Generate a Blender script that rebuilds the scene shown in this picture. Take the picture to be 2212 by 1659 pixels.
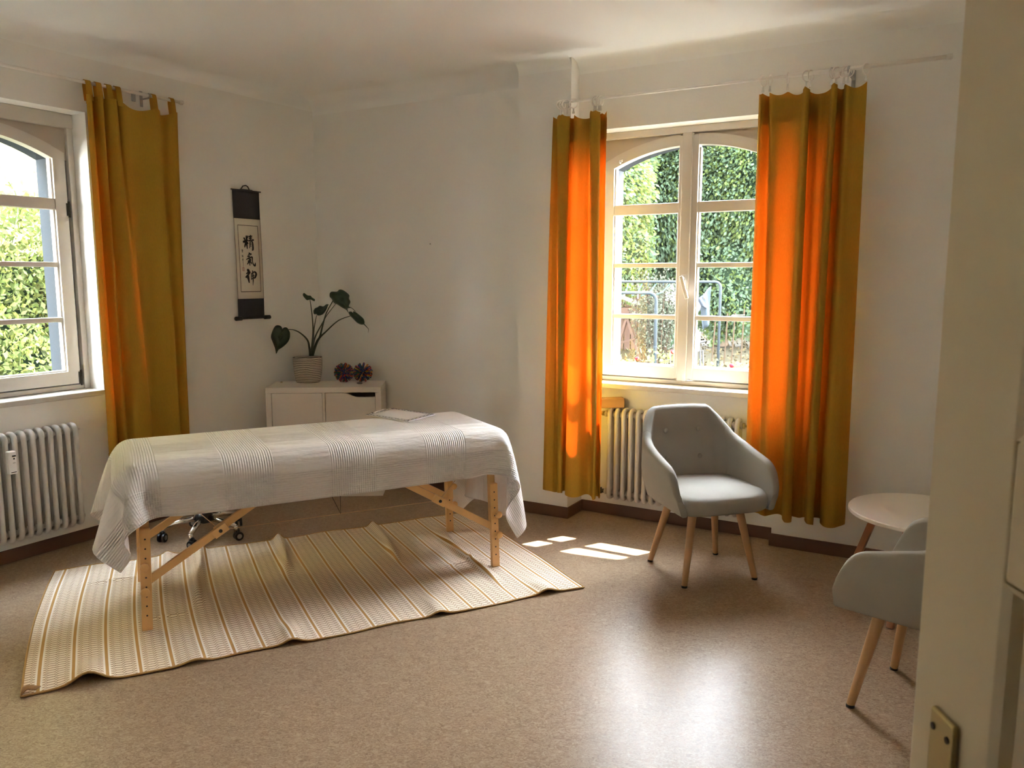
import bpy, bmesh, math, random
import numpy as np
from mathutils import Vector, Matrix
from math import sin, cos, pi, radians

# ---------------------------------------------------------------- scene reset
for o in list(bpy.data.objects):
    bpy.data.objects.remove(o)
scene = bpy.context.scene
COL = scene.collection
rnd = random.Random(7)

# ---------------------------------------------------------------- camera
IW, IH = 2212, 1659
CX, CY, FPX, CAMZ, HOR = 1106, 829.5, 1710.0, 1.52, 598.0
PITCH = math.atan((CY - HOR) / FPX)
cam_data = bpy.data.cameras.new('camera')
cam = bpy.data.objects.new('camera', cam_data)
COL.objects.link(cam)
cam.location = (0, 0, CAMZ)
cam.rotation_euler = (pi / 2 - PITCH, 0, 0)
cam_data.sensor_width = 36
cam_data.lens = FPX * 36 / IW
cam_data.clip_start = 0.02
cam_data.dof.use_dof = True
cam_data.dof.focus_distance = 4.0
cam_data.dof.aperture_fstop = 11
scene.camera = cam

# ---------------------------------------------------------------- frames of the two window walls
# s runs along the wall, d is the distance into the room (negative = away from the doorway)
def unit(deg):
    return Vector((sin(radians(deg)), cos(radians(deg)), 0))
aL = unit(31.7)
nL = Vector((aL.y, -aL.x, 0))
aR = Vector((sin(radians(60.4)), -cos(radians(60.4)), 0))
nR = Vector((aR.y, -aR.x, 0))
DL, DF, DP, DN, DB = -4.44, -4.52, -4.405, -4.625, -4.545
HC = 2.80       # ceiling height
HW = 2.725      # where the cove starts

def PR(s, d, z=0.0):
    return aR * s + nR * d + Vector((0, 0, z))
def PL(s, d, z=0.0):
    return aL * s + nL * d + Vector((0, 0, z))

# ---------------------------------------------------------------- world, sun, exposure
SKY = 14.0
world = bpy.data.worlds.new('world')
scene.world = world
world.use_nodes = True
nt = world.node_tree
bg = nt.nodes['Background']
tc = nt.nodes.new('ShaderNodeTexCoord')
sep = nt.nodes.new('ShaderNodeSeparateXYZ')
ramp = nt.nodes.new('ShaderNodeValToRGB')
ramp.color_ramp.elements[0].position = 0.0
ramp.color_ramp.elements[0].color = (0.97, 0.97, 0.98, 1)
ramp.color_ramp.elements[1].position = 0.9
ramp.color_ramp.elements[1].color = (0.74, 0.86, 1.0, 1)
nt.links.new(tc.outputs['Generated'], sep.inputs[0])
nt.links.new(sep.outputs['Z'], ramp.inputs[0])
nt.links.new(ramp.outputs[0], bg.inputs[0])
bg.inputs[1].default_value = SKY

sun_d = bpy.data.lights.new('sun', 'SUN')
sun_d.energy = 11.0
sun_d.angle = 0.0093
sun_d.color = (1.0, 0.93, 0.82)
sun = bpy.data.objects.new('sun', sun_d)
COL.objects.link(sun)
travel = (nR * 1.0 + aR * (-0.58) + Vector((0, 0, -2.18))).normalized()
sun.rotation_euler = travel.to_track_quat('-Z', 'Y').to_euler()
sun.location = (8, 12, 14)

scene.view_settings.view_transform = 'Standard'
scene.view_settings.look = 'None'
scene.view_settings.gamma = 1
scene.view_settings.exposure = 2.76
scene.view_settings.use_curve_mapping = False
try:
    scene.cycles.max_bounces = 14
    scene.cycles.diffuse_bounces = 8
    scene.cycles.transparent_max_bounces = 16
    scene.cycles.sample_clamp_indirect = 8
except Exception:
    pass

# ---------------------------------------------------------------- pixel rays (used to read positions off the photograph)
_cp, _sp = cos(PITCH), sin(PITCH)
def ray(x, y):
    u = CY - y
    return Vector((x - CX, FPX * _cp + u * _sp, -FPX * _sp + u * _cp))
CAM = Vector((0, 0, CAMZ))
def G(x, y, z=0.0):
    r = ray(x, y)
    return CAM + r * ((z - CAMZ) / r.z)
def onY(x, y, Y):
    r = ray(x, y)
    return CAM + r * (Y / r.y)
def sR(x, y, d):
    r = ray(x, y)
    P = CAM + r * (d / r.dot(nR))
    return P.dot(aR), P.z
def sL(x, y, d):
    r = ray(x, y)
    P = CAM + r * (d / r.dot(nL))
    return P.dot(aL), P.z

# ---------------------------------------------------------------- materials
MATS = {}
def nodes_of(name):
    m = bpy.data.materials.new(name)
    m.use_nodes = True
    MATS[name] = m
    return m, m.node_tree, m.node_tree.nodes['Principled BSDF']
def col4(c):
    return (c[0], c[1], c[2], 1)
def srgb(r, g, b):
    f = lambda v: ((v / 255) / 12.92) if v / 255 <= 0.04045 else (((v / 255) + 0.055) / 1.055) ** 2.4
    return (f(r), f(g), f(b))
def mat(name, color, rough=0.6, metal=0.0, spec=0.5, var=0.0, scale=8.0, bump=0.0, bscale=60.0, stretch=None, coords='Object', trans=0.0, tcol=None):
    m, t, b = nodes_of(name)
    b.inputs['Base Color'].default_value = col4(color)
    b.inputs['Roughness'].default_value = rough
    b.inputs['Metallic'].default_value = metal
    b.inputs['Specular IOR Level'].default_value = spec
    N, Lk = t.nodes, t.links
    tcn = N.new('ShaderNodeTexCoord')
    mp = N.new('ShaderNodeMapping')
    Lk.new(tcn.outputs[coords], mp.inputs[0])
    if stretch:
        mp.inputs['Scale'].default_value = stretch
    noi = N.new('ShaderNodeTexNoise')
    noi.inputs['Scale'].default_value = scale
    noi.inputs['Detail'].default_value = 6
    Lk.new(mp.outputs[0], noi.inputs[0])
    mx = N.new('ShaderNodeMix'); mx.data_type = 'RGBA'
    v = max(var, 0.02)
    mx.inputs['A'].default_value = col4([c * (1 - v) for c in color])
    mx.inputs['B'].default_value = col4([min(1, c * (1 + v)) for c in color])
    Lk.new(noi.outputs['Fac'], mx.inputs['Factor'])
    Lk.new(mx.outputs['Result'], b.inputs['Base Color'])
    if bump > 0:
        n2 = N.new('ShaderNodeTexNoise')
        n2.inputs['Scale'].default_value = bscale
        n2.inputs['Detail'].default_value = 4
        Lk.new(mp.outputs[0], n2.inputs[0])
        bp = N.new('ShaderNodeBump')
        bp.inputs['Strength'].default_value = bump
        bp.inputs['Distance'].default_value = 0.01
        Lk.new(n2.outputs['Fac'], bp.inputs['Height'])
        Lk.new(bp.outputs[0], b.inputs['Normal'])
    if trans > 0:
        out = N['Material Output']
        tr = N.new('ShaderNodeBsdfTranslucent')
        tr.inputs[0].default_value = col4(tcol or color)
        ms = N.new('ShaderNodeMixShader')
        ms.inputs[0].default_value = trans
        Lk.new(b.outputs[0], ms.inputs[1]); Lk.new(tr.outputs[0], ms.inputs[2])
        Lk.new(ms.outputs[0], out.inputs['Surface'])
    return m

M = {}
M['wall'] = mat('wall_paint', (0.828, 0.815, 0.768), 0.85, var=0.015, scale=2.5, bump=0.06, bscale=90)
M['ceiling'] = mat('ceiling_paint', (0.88, 0.88, 0.845), 0.9, var=0.01, scale=2, bump=0.04, bscale=70)
M['base'] = mat('brown_baseboard', srgb(100, 66, 46), 0.5, var=0.06, scale=12)
M['wframe'] = mat('window_paint', (0.60, 0.555, 0.495), 0.32, var=0.015, scale=6)
M['spandrel'] = mat('spandrel_paint', (0.50, 0.43, 0.355), 0.45, var=0.02, scale=6)
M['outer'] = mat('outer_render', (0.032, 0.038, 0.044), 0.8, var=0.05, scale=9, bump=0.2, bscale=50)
M['door'] = mat('door_paint', (0.66, 0.56, 0.40), 0.35, var=0.012, scale=3)
M['rad'] = mat('radiator_enamel', (0.58, 0.545, 0.50), 0.3, var=0.015, scale=8)
M['metal'] = mat('grey_metal', (0.45, 0.44, 0.43), 0.35, metal=0.9, var=0.05)
M['chrome'] = mat('chrome', (0.75, 0.74, 0.72), 0.12, metal=1.0)
M['brass'] = mat('brass', (0.46, 0.37, 0.19), 0.36, metal=0.65, var=0.05)
M['darkmetal'] = mat('dark_metal', (0.06, 0.055, 0.05), 0.4, metal=0.7)
M['rodwhite'] = mat('white_rod', (0.82, 0.78, 0.72), 0.3)
M['black'] = mat('black_plastic', (0.012, 0.012, 0.013), 0.35)
M['beech'] = mat('beech_wood', srgb(222, 174, 114), 0.4, var=0.14, scale=6, stretch=(1, 1, 0.12), bump=0.04, bscale=40)
M['oak'] = mat('oak_wood', srgb(182, 140, 98), 0.45, var=0.14, scale=9, stretch=(1, 1, 0.12))
M['walnut'] = mat('brown_wood', srgb(150, 96, 60), 0.45, var=0.14, scale=9, stretch=(1, 1, 0.12))
M['chair'] = mat('grey_upholstery', (0.335, 0.305, 0.262), 0.88, var=0.05, scale=14, bump=0.12, bscale=350, spec=0.2)
M['cabinet'] = mat('white_foil', (0.74, 0.66, 0.575), 0.38, var=0.01)
M['tabletop'] = mat('white_tabletop', (0.80, 0.74, 0.68), 0.35, var=0.01)
M['vinyl'] = mat('cream_vinyl', (0.7, 0.62, 0.52), 0.5)
M['leaf'] = mat('plant_leaf', (0.020, 0.040, 0.012), 0.35, var=0.25, scale=14, trans=0.12, tcol=(0.05, 0.12, 0.02))
M['stem'] = mat('plant_stem', (0.035, 0.045, 0.02), 0.4, var=0.2)
M['soil'] = mat('potting_soil', (0.03, 0.02, 0.014), 0.95, var=0.4, scale=60, bump=0.6, bscale=90)
M['scrollblue'] = mat('scroll_brocade', (0.030, 0.026, 0.036), 0.75, var=0.2, scale=70)
M['paper'] = mat('scroll_paper', (0.72, 0.65, 0.54), 0.85, var=0.03, scale=10)
M['ink'] = mat('ink', (0.008, 0.007, 0.008), 0.7)
M['line'] = mat('border_line', (0.10, 0.065, 0.045), 0.8)
M['seal'] = mat('red_seal', (0.42, 0.12, 0.09), 0.8)
M['sheet'] = mat('white_paper', (0.80, 0.77, 0.76), 0.6, var=0.01)
M['beam'] = mat('raw_timber', srgb(196, 150, 92), 0.7, var=0.18, scale=14, stretch=(0.3, 1, 1), bump=0.25, bscale=60)
M['beamend'] = mat('timber_end', srgb(92, 76, 50), 0.85, var=0.35, scale=50, bump=0.3, bscale=90)
M['lamp'] = mat('frosted_lamp_glass', (0.72, 0.70, 0.66), 0.3)
M['meter'] = mat('meter_plastic', (0.82, 0.80, 0.78), 0.4)

def pot_material():
    m, t, b = nodes_of('ribbed_pot')
    N, Lk = t.nodes, t.links
    tcn = N.new('ShaderNodeTexCoord'); sp = N.new('ShaderNodeSeparateXYZ')
    Lk.new(tcn.outputs['Object'], sp.inputs[0])
    noi = N.new('ShaderNodeTexNoise'); noi.inputs['Scale'].default_value = 16
    Lk.new(tcn.outputs['Object'], noi.inputs[0])
    a = N.new('ShaderNodeMath'); a.operation = 'MULTIPLY_ADD'
    Lk.new(noi.outputs['Fac'], a.inputs[0]); a.inputs[1].default_value = 0.012; Lk.new(sp.outputs['Z'], a.inputs[2])
    w = N.new('ShaderNodeMath'); w.operation = 'MULTIPLY'; Lk.new(a.outputs[0], w.inputs[0]); w.inputs[1].default_value = 2 * pi / 0.0125
    s = N.new('ShaderNodeMath'); s.operation = 'SINE'; Lk.new(w.outputs[0], s.inputs[0])
    r = N.new('ShaderNodeValToRGB')
    r.color_ramp.elements[0].position = 0.0; r.color_ramp.elements[0].color = (0.05, 0.036, 0.028, 1)
    r.color_ramp.elements[1].position = 0.5; r.color_ramp.elements[1].color = (0.58, 0.51, 0.43, 1)
    mr = N.new('ShaderNodeMapRange'); mr.inputs[1].default_value = -1; mr.inputs[2].default_value = 1
    Lk.new(s.outputs[0], mr.inputs[0]); Lk.new(mr.outputs[0], r.inputs[0]); Lk.new(r.outputs[0], b.inputs['Base Color'])
    bp = N.new('ShaderNodeBump'); bp.inputs['Strength'].default_value = 0.7; bp.inputs['Distance'].default_value = 0.003
    Lk.new(mr.outputs[0], bp.inputs['Height']); Lk.new(bp.outputs[0], b.inputs['Normal'])
    b.inputs['Roughness'].default_value = 0.8
    return m
M['pot'] = pot_material()

def floor_material():
    m, t, b = nodes_of('linoleum')
    N, Lk = t.nodes, t.links
    tcn = N.new('ShaderNodeTexCoord')
    def noise(scale, detail, rough=0.6, dist=0.0, sc=None):
        n = N.new('ShaderNodeTexNoise')
        n.inputs['Scale'].default_value = scale; n.inputs['Detail'].default_value = detail
        n.inputs['Roughness'].default_value = rough; n.inputs['Distortion'].default_value = dist
        if sc:
            mp = N.new('ShaderNodeMapping'); mp.inputs['Scale'].default_value = sc; mp.inputs['Rotation'].default_value = (0, 0, 0.5)
            Lk.new(tcn.outputs['Object'], mp.inputs[0]); Lk.new(mp.outputs[0], n.inputs[0])
        else:
            Lk.new(tcn.outputs['Object'], n.inputs[0])
        return n
    n1 = noise(52, 8, 0.72, 1.8, (1, 1.5, 1))
    r1 = N.new('ShaderNodeValToRGB')
    e = r1.color_ramp.elements
    e[0].position = 0.33; e[0].color = col4(srgb(124, 98, 76))
    e[1].position = 0.67; e[1].color = col4(srgb(180, 160, 134))
    e2 = e.new(0.5); e2.color = col4(srgb(156, 132, 107))
    Lk.new(n1.outputs['Fac'], r1.inputs[0])
    # dark flecks: thin ridges of a distorted noise
    n2 = noise(62, 3, 0.5, 2.4)
    sub = N.new('ShaderNodeMath'); sub.operation = 'SUBTRACT'; Lk.new(n2.outputs['Fac'], sub.inputs[0]); sub.inputs[1].default_value = 0.5
    ab = N.new('ShaderNodeMath'); ab.operation = 'ABSOLUTE'; Lk.new(sub.outputs[0], ab.inputs[0])
    lt = N.new('ShaderNodeMapRange'); lt.inputs[1].default_value = 0.0; lt.inputs[2].default_value = 0.018; lt.inputs[3].default_value = 1; lt.inputs[4].default_value = 0
    Lk.new(ab.outputs[0], lt.inputs[0])
    n3 = noise(17, 3)
    gt = N.new('ShaderNodeMapRange'); gt.inputs[1].default_value = 0.50; gt.inputs[2].default_value = 0.56
    Lk.new(n3.outputs['Fac'], gt.inputs[0])
    mul = N.new('ShaderNodeMath'); mul.operation = 'MULTIPLY'; Lk.new(lt.outputs[0], mul.inputs[0]); Lk.new(gt.outputs[0], mul.inputs[1])
    mul2 = N.new('ShaderNodeMath'); mul2.operation = 'MULTIPLY'; Lk.new(mul.outputs[0], mul2.inputs[0]); mul2.inputs[1].default_value = 0.75
    mx = N.new('ShaderNodeMix'); mx.data_type = 'RGBA'
    Lk.new(mul2.outputs[0], mx.inputs['Factor']); Lk.new(r1.outputs[0], mx.inputs['A']); mx.inputs['B'].default_value = col4(srgb(84, 60, 48))
    # large soft tone variation
    n4 = noise(2.2, 4)
    mx2 = N.new('ShaderNodeMix'); mx2.data_type = 'RGBA'; mx2.blend_type = 'MULTIPLY'
    mr = N.new('ShaderNodeMapRange'); mr.inputs[3].default_value = 0.0; mr.inputs[4].default_value = 0.35
    Lk.new(n4.outputs['Fac'], mr.inputs[0]); Lk.new(mr.outputs[0], mx2.inputs['Factor'])
    Lk.new(mx.outputs['Result'], mx2.inputs['A']); mx2.inputs['B'].default_value = (0.80, 0.76, 0.73, 1)
    Lk.new(mx2.outputs['Result'], b.inputs['Base Color'])
    b.inputs['Roughness'].default_value = 0.30
    b.inputs['Specular IOR Level'].default_value = 0.09
    n5 = noise(60, 3)
    rr = N.new('ShaderNodeMapRange'); rr.inputs[3].default_value = 0.285; rr.inputs[4].default_value = 0.35
    Lk.new(n4.outputs['Fac'], rr.inputs[0]); Lk.new(rr.outputs[0], b.inputs['Roughness'])
    bp = N.new('ShaderNodeBump'); bp.inputs['Strength'].default_value = 0.10; bp.inputs['Distance'].default_value = 0.004
    Lk.new(n5.outputs['Fac'], bp.inputs['Height']); Lk.new(bp.outputs[0], b.inputs['Normal'])
    return m
M['floor'] = floor_material()

def cloth_material(name, color, tcol, trans, weave=900.0):
    m, t, b = nodes_of(name)
    N, Lk = t.nodes, t.links
    b.inputs['Base Color'].default_value = col4(color)
    b.inputs['Roughness'].default_value = 0.85
    b.inputs['Specular IOR Level'].default_value = 0.15
    tcn = N.new('ShaderNodeTexCoord')
    mp = N.new('ShaderNodeMapping'); mp.inputs['Scale'].default_value = (1, 1, 0.25)
    Lk.new(tcn.outputs['Object'], mp.inputs[0])
    noi = N.new('ShaderNodeTexNoise'); noi.inputs['Scale'].default_value = weave / 4; noi.inputs['Detail'].default_value = 3
    Lk.new(mp.outputs[0], noi.inputs[0])
    mx = N.new('ShaderNodeMix'); mx.data_type = 'RGBA'
    mx.inputs['A'].default_value = col4([c * 0.88 for c in color]); mx.inputs['B'].default_value = col4([min(1, c * 1.1) for c in color])
    Lk.new(noi.outputs['Fac'], mx.inputs['Factor']); Lk.new(mx.outputs['Result'], b.inputs['Base Color'])
    mt = N.new('ShaderNodeMix'); mt.data_type = 'RGBA'
    mt.inputs['A'].default_value = col4([c * 0.72 for c in tcol]); mt.inputs['B'].default_value = col4([min(1, c * 1.2) for c in tcol])
    Lk.new(noi.outputs['Fac'], mt.inputs['Factor'])
    tr = N.new('ShaderNodeBsdfTranslucent'); Lk.new(mt.outputs['Result'], tr.inputs[0])
    ms = N.new('ShaderNodeMixShader'); ms.inputs[0].default_value = trans
    Lk.new(b.outputs[0], ms.inputs[1]); Lk.new(tr.outputs[0], ms.inputs[2])
    Lk.new(ms.outputs[0], N['Material Output'].inputs['Surface'])
    bp = N.new('ShaderNodeBump'); bp.inputs['Strength'].default_value = 0.15; bp.inputs['Distance'].default_value = 0.002
    Lk.new(noi.outputs['Fac'], bp.inputs['Height']); Lk.new(bp.outputs[0], b.inputs['Normal'])
    return m
M['curtain'] = cloth_material('mustard_cloth', (0.50, 0.32, 0.040), (0.50, 0.058, 0.002), 0.32)
M['blanketplain'] = mat('laundry_white', (0.024, 0.030, 0.036), 0.9)
M['laundrydark'] = mat('laundry_dark', (0.03, 0.035, 0.045), 0.9)

def glass_material():
    m = bpy.data.materials.new('window_glass'); m.use_nodes = True
    N, Lk = m.node_tree.nodes, m.node_tree.links
    N.remove(N['Principled BSDF'])
    lw = N.new('ShaderNodeLayerWeight'); lw.inputs['Blend'].default_value = 0.5
    pw = N.new('ShaderNodeMath'); pw.operation = 'POWER'; pw.inputs[1].default_value = 5.0
    fr = N.new('ShaderNodeMath'); fr.operation = 'MULTIPLY_ADD'; fr.inputs[1].default_value = 0.90; fr.inputs[2].default_value = 0.06
    Lk.new(lw.outputs['Facing'], pw.inputs[0]); Lk.new(pw.outputs[0], fr.inputs[0])
    tp = N.new('ShaderNodeBsdfTransparent'); tp.inputs[0].default_value = (0.97, 0.985, 0.975, 1)
    gl = N.new('ShaderNodeBsdfGlossy'); gl.inputs['Roughness'].default_value = 0.01
    ms = N.new('ShaderNodeMixShader')
    Lk.new(fr.outputs[0], ms.inputs[0]); Lk.new(tp.outputs[0], ms.inputs[1]); Lk.new(gl.outputs[0], ms.inputs[2])
    Lk.new(ms.outputs[0], N['Material Output'].inputs['Surface'])
    return m
M['glass'] = glass_material()

# woven cover of the massage table: waffle ribs in bands, both ways
def blanket_material():
    m, t, b = nodes_of('waffle_blanket')
    N, Lk = t.nodes, t.links
    uv = N.new('ShaderNodeTexCoord'); sp = N.new('ShaderNodeSeparateXYZ'); Lk.new(uv.outputs['UV'], sp.inputs[0])
    def mth(op, a, bb=None, c=None):
        n = N.new('ShaderNodeMath'); n.operation = op
        for i, v in enumerate((a, bb, c)):
            if v is None: continue
            if isinstance(v, (int, float)): n.inputs[i].default_value = v
            else: Lk.new(v, n.inputs[i])
        return n.outputs[0]
    def band(coord, period, duty, off):
        fr = mth('FRACT', mth('MULTIPLY_ADD', coord, 1 / period, off))
        return mth('LESS_THAN', fr, duty)
    X, Y = sp.outputs['X'], sp.outputs['Y']
    bx_ = band(X, 0.47, 0.46, 0.10)
    by_ = band(Y, 0.47, 0.40, 0.30)
    ribx = mth('MULTIPLY', mth('SINE', mth('MULTIPLY', X, 2 * pi / 0.0106)), bx_)
    riby = mth('MULTIPLY', mth('SINE', mth('MULTIPLY', Y, 2 * pi / 0.0106)), by_)
    h = mth('ADD', ribx, riby)
    noi = N.new('ShaderNodeTexNoise'); noi.inputs['Scale'].default_value = 9; noi.inputs['Detail'].default_value = 4
    mp = N.new('ShaderNodeMapping'); mp.inputs['Scale'].default_value = (0.55, 2.2, 1)
    Lk.new(uv.outputs['UV'], mp.inputs[0]); Lk.new(mp.outputs[0], noi.inputs[0])
    h2 = mth('ADD', mth('MULTIPLY', h, 0.0024), mth('MULTIPLY', noi.outputs['Fac'], 0.022))
    bp = N.new('ShaderNodeBump'); bp.inputs['Strength'].default_value = 0.8; bp.inputs['Distance'].default_value = 1.0
    Lk.new(h2, bp.inputs['Height']); Lk.new(bp.outputs[0], b.inputs['Normal'])
    shade = mth('MULTIPLY_ADD', h, 0.05, 0.5)
    mx = N.new('ShaderNodeMix'); mx.data_type = 'RGBA'
    mx.inputs['A'].default_value = (0.72, 0.665, 0.615, 1); mx.inputs['B'].default_value = (0.95, 0.91, 0.87, 1)
    Lk.new(shade, mx.inputs['Factor']); Lk.new(mx.outputs['Result'], b.inputs['Base Color'])
    b.inputs['Roughness'].default_value = 0.9; b.inputs['Specular IOR Level'].default_value = 0.15
    tr = N.new('ShaderNodeBsdfTranslucent'); tr.inputs[0].default_value = (0.8, 0.74, 0.68, 1)
    ms = N.new('ShaderNodeMixShader'); ms.inputs[0].default_value = 0.16
    Lk.new(b.outputs[0], ms.inputs[1]); Lk.new(tr.outputs[0], ms.inputs[2]); Lk.new(ms.outputs[0], N['Material Output'].inputs['Surface'])
    return m
M['blanket'] = blanket_material()

# woven rug: tan stripes with white edges, in between an elongated honeycomb of thin lines
def rug_material():
    m, t, b = nodes_of('woven_rug')
    N, Lk = t.nodes, t.links
    uv = N.new('ShaderNodeTexCoord'); sp = N.new('ShaderNodeSeparateXYZ'); Lk.new(uv.outputs['UV'], sp.inputs[0])
    def mth(op, a, bb=None, c=None):
        n = N.new('ShaderNodeMath'); n.operation = op
        for i, v in enumerate((a, bb, c)):
            if v is None: continue
            if isinstance(v, (int, float)): n.inputs[i].default_value = v
            else: Lk.new(v, n.inputs[i])
        return n.outputs[0]
    X, Y = sp.outputs['X'], sp.outputs['Y']
    P = 0.1165
    fx = mth('FRACT', mth('MULTIPLY_ADD', X, 1 / P, 0.55))      # 0..1 across one band, stripe centred on 0/1
    dx = mth('MULTIPLY', mth('ABSOLUTE', mth('SUBTRACT', fx, 0.5)), P)   # 0 mid band, P/2 at the stripe
    stripe = mth('GREATER_THAN', dx, P / 2 - 0.0056)
    white = mth('MULTIPLY', mth('GREATER_THAN', dx, P / 2 - 0.0125), mth('LESS_THAN', dx, P / 2 - 0.0056))
    # honeycomb: rows of elongated cells across the band
    cw, ch = 0.0340, 0.0205
    u = mth('DIVIDE', dx, cw)
    v = mth('DIVIDE', Y, ch)
    colpar = mth('MODULO', mth('FLOOR', u), 2.0)
    fu = mth('SUBTRACT', mth('FRACT', u), 0.5)
    fv = mth('FRACT', mth('MULTIPLY_ADD', colpar, 0.5, v))
    av = mth('ABSOLUTE', mth('SUBTRACT', fv, 0.5))             # 0 centre, .5 at cell edge
    au = mth('ABSOLUTE', fu)
    # half height of the cell as a function of u: full in the middle, tapering to the ends
    hh = mth('SUBTRACT', 0.5, mth('MULTIPLY', mth('MAXIMUM', mth('SUBTRACT', au, 0.27), 0.0), 1.6))
    dd = mth('ABSOLUTE', mth('SUBTRACT', av, hh))
    l1 = mth('LESS_THAN', dd, 0.10)
    hh2 = mth('MULTIPLY', hh, 0.48)
    l2 = mth('MULTIPLY', mth('LESS_THAN', mth('ABSOLUTE', mth('SUBTRACT', av, hh2)), 0.04), mth('LESS_THAN', au, 0.3))
    ln = mth('MINIMUM', mth('ADD', l1, mth('MULTIPLY', l2, 0.55)), 1.0)
    inb = mth('MULTIPLY', mth('SUBTRACT', 1.0, stripe), mth('SUBTRACT', 1.0, white))
    ln = mth('MULTIPLY', ln, inb)
    c0 = N.new('ShaderNodeMix'); c0.data_type = 'RGBA'
    c0.inputs['A'].default_value = col4(srgb(242, 226, 204)); c0.inputs['B'].default_value = col4(srgb(140, 108, 82))
    Lk.new(mth('MULTIPLY', ln, 1.0), c0.inputs['Factor'])
    c1 = N.new('ShaderNodeMix'); c1.data_type = 'RGBA'
    Lk.new(white, c1.inputs['Factor']); Lk.new(c0.outputs['Result'], c1.inputs['A']); c1.inputs['B'].default_value = col4(srgb(240, 230, 218))
    c2 = N.new('ShaderNodeMix'); c2.data_type = 'RGBA'
    Lk.new(stripe, c2.inputs['Factor']); Lk.new(c1.outputs['Result'], c2.inputs['A']); c2.inputs['B'].default_value = col4(srgb(190, 146, 88))
    Lk.new(c2.outputs['Result'], b.inputs['Base Color'])
    b.inputs['Roughness'].default_value = 0.95; b.inputs['Specular IOR Level'].default_value = 0.1
    noi = N.new('ShaderNodeTexNoise'); noi.inputs['Scale'].default_value = 420
    Lk.new(uv.outputs['UV'], noi.inputs[0])
    h = mth('ADD', mth('MULTIPLY', ln, -1.0), mth('MULTIPLY', noi.outputs['Fac'], 1.2))
    bp = N.new('ShaderNodeBump'); bp.inputs['Strength'].default_value = 0.5; bp.inputs['Distance'].default_value = 0.0025
    Lk.new(h, bp.inputs['Height']); Lk.new(bp.outputs[0], b.inputs['Normal'])
    return m
M['rug'] = rug_material()
M['rugedge'] = mat('rug_binding', srgb(176, 138, 84), 0.95, var=0.15, scale=60)

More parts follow.
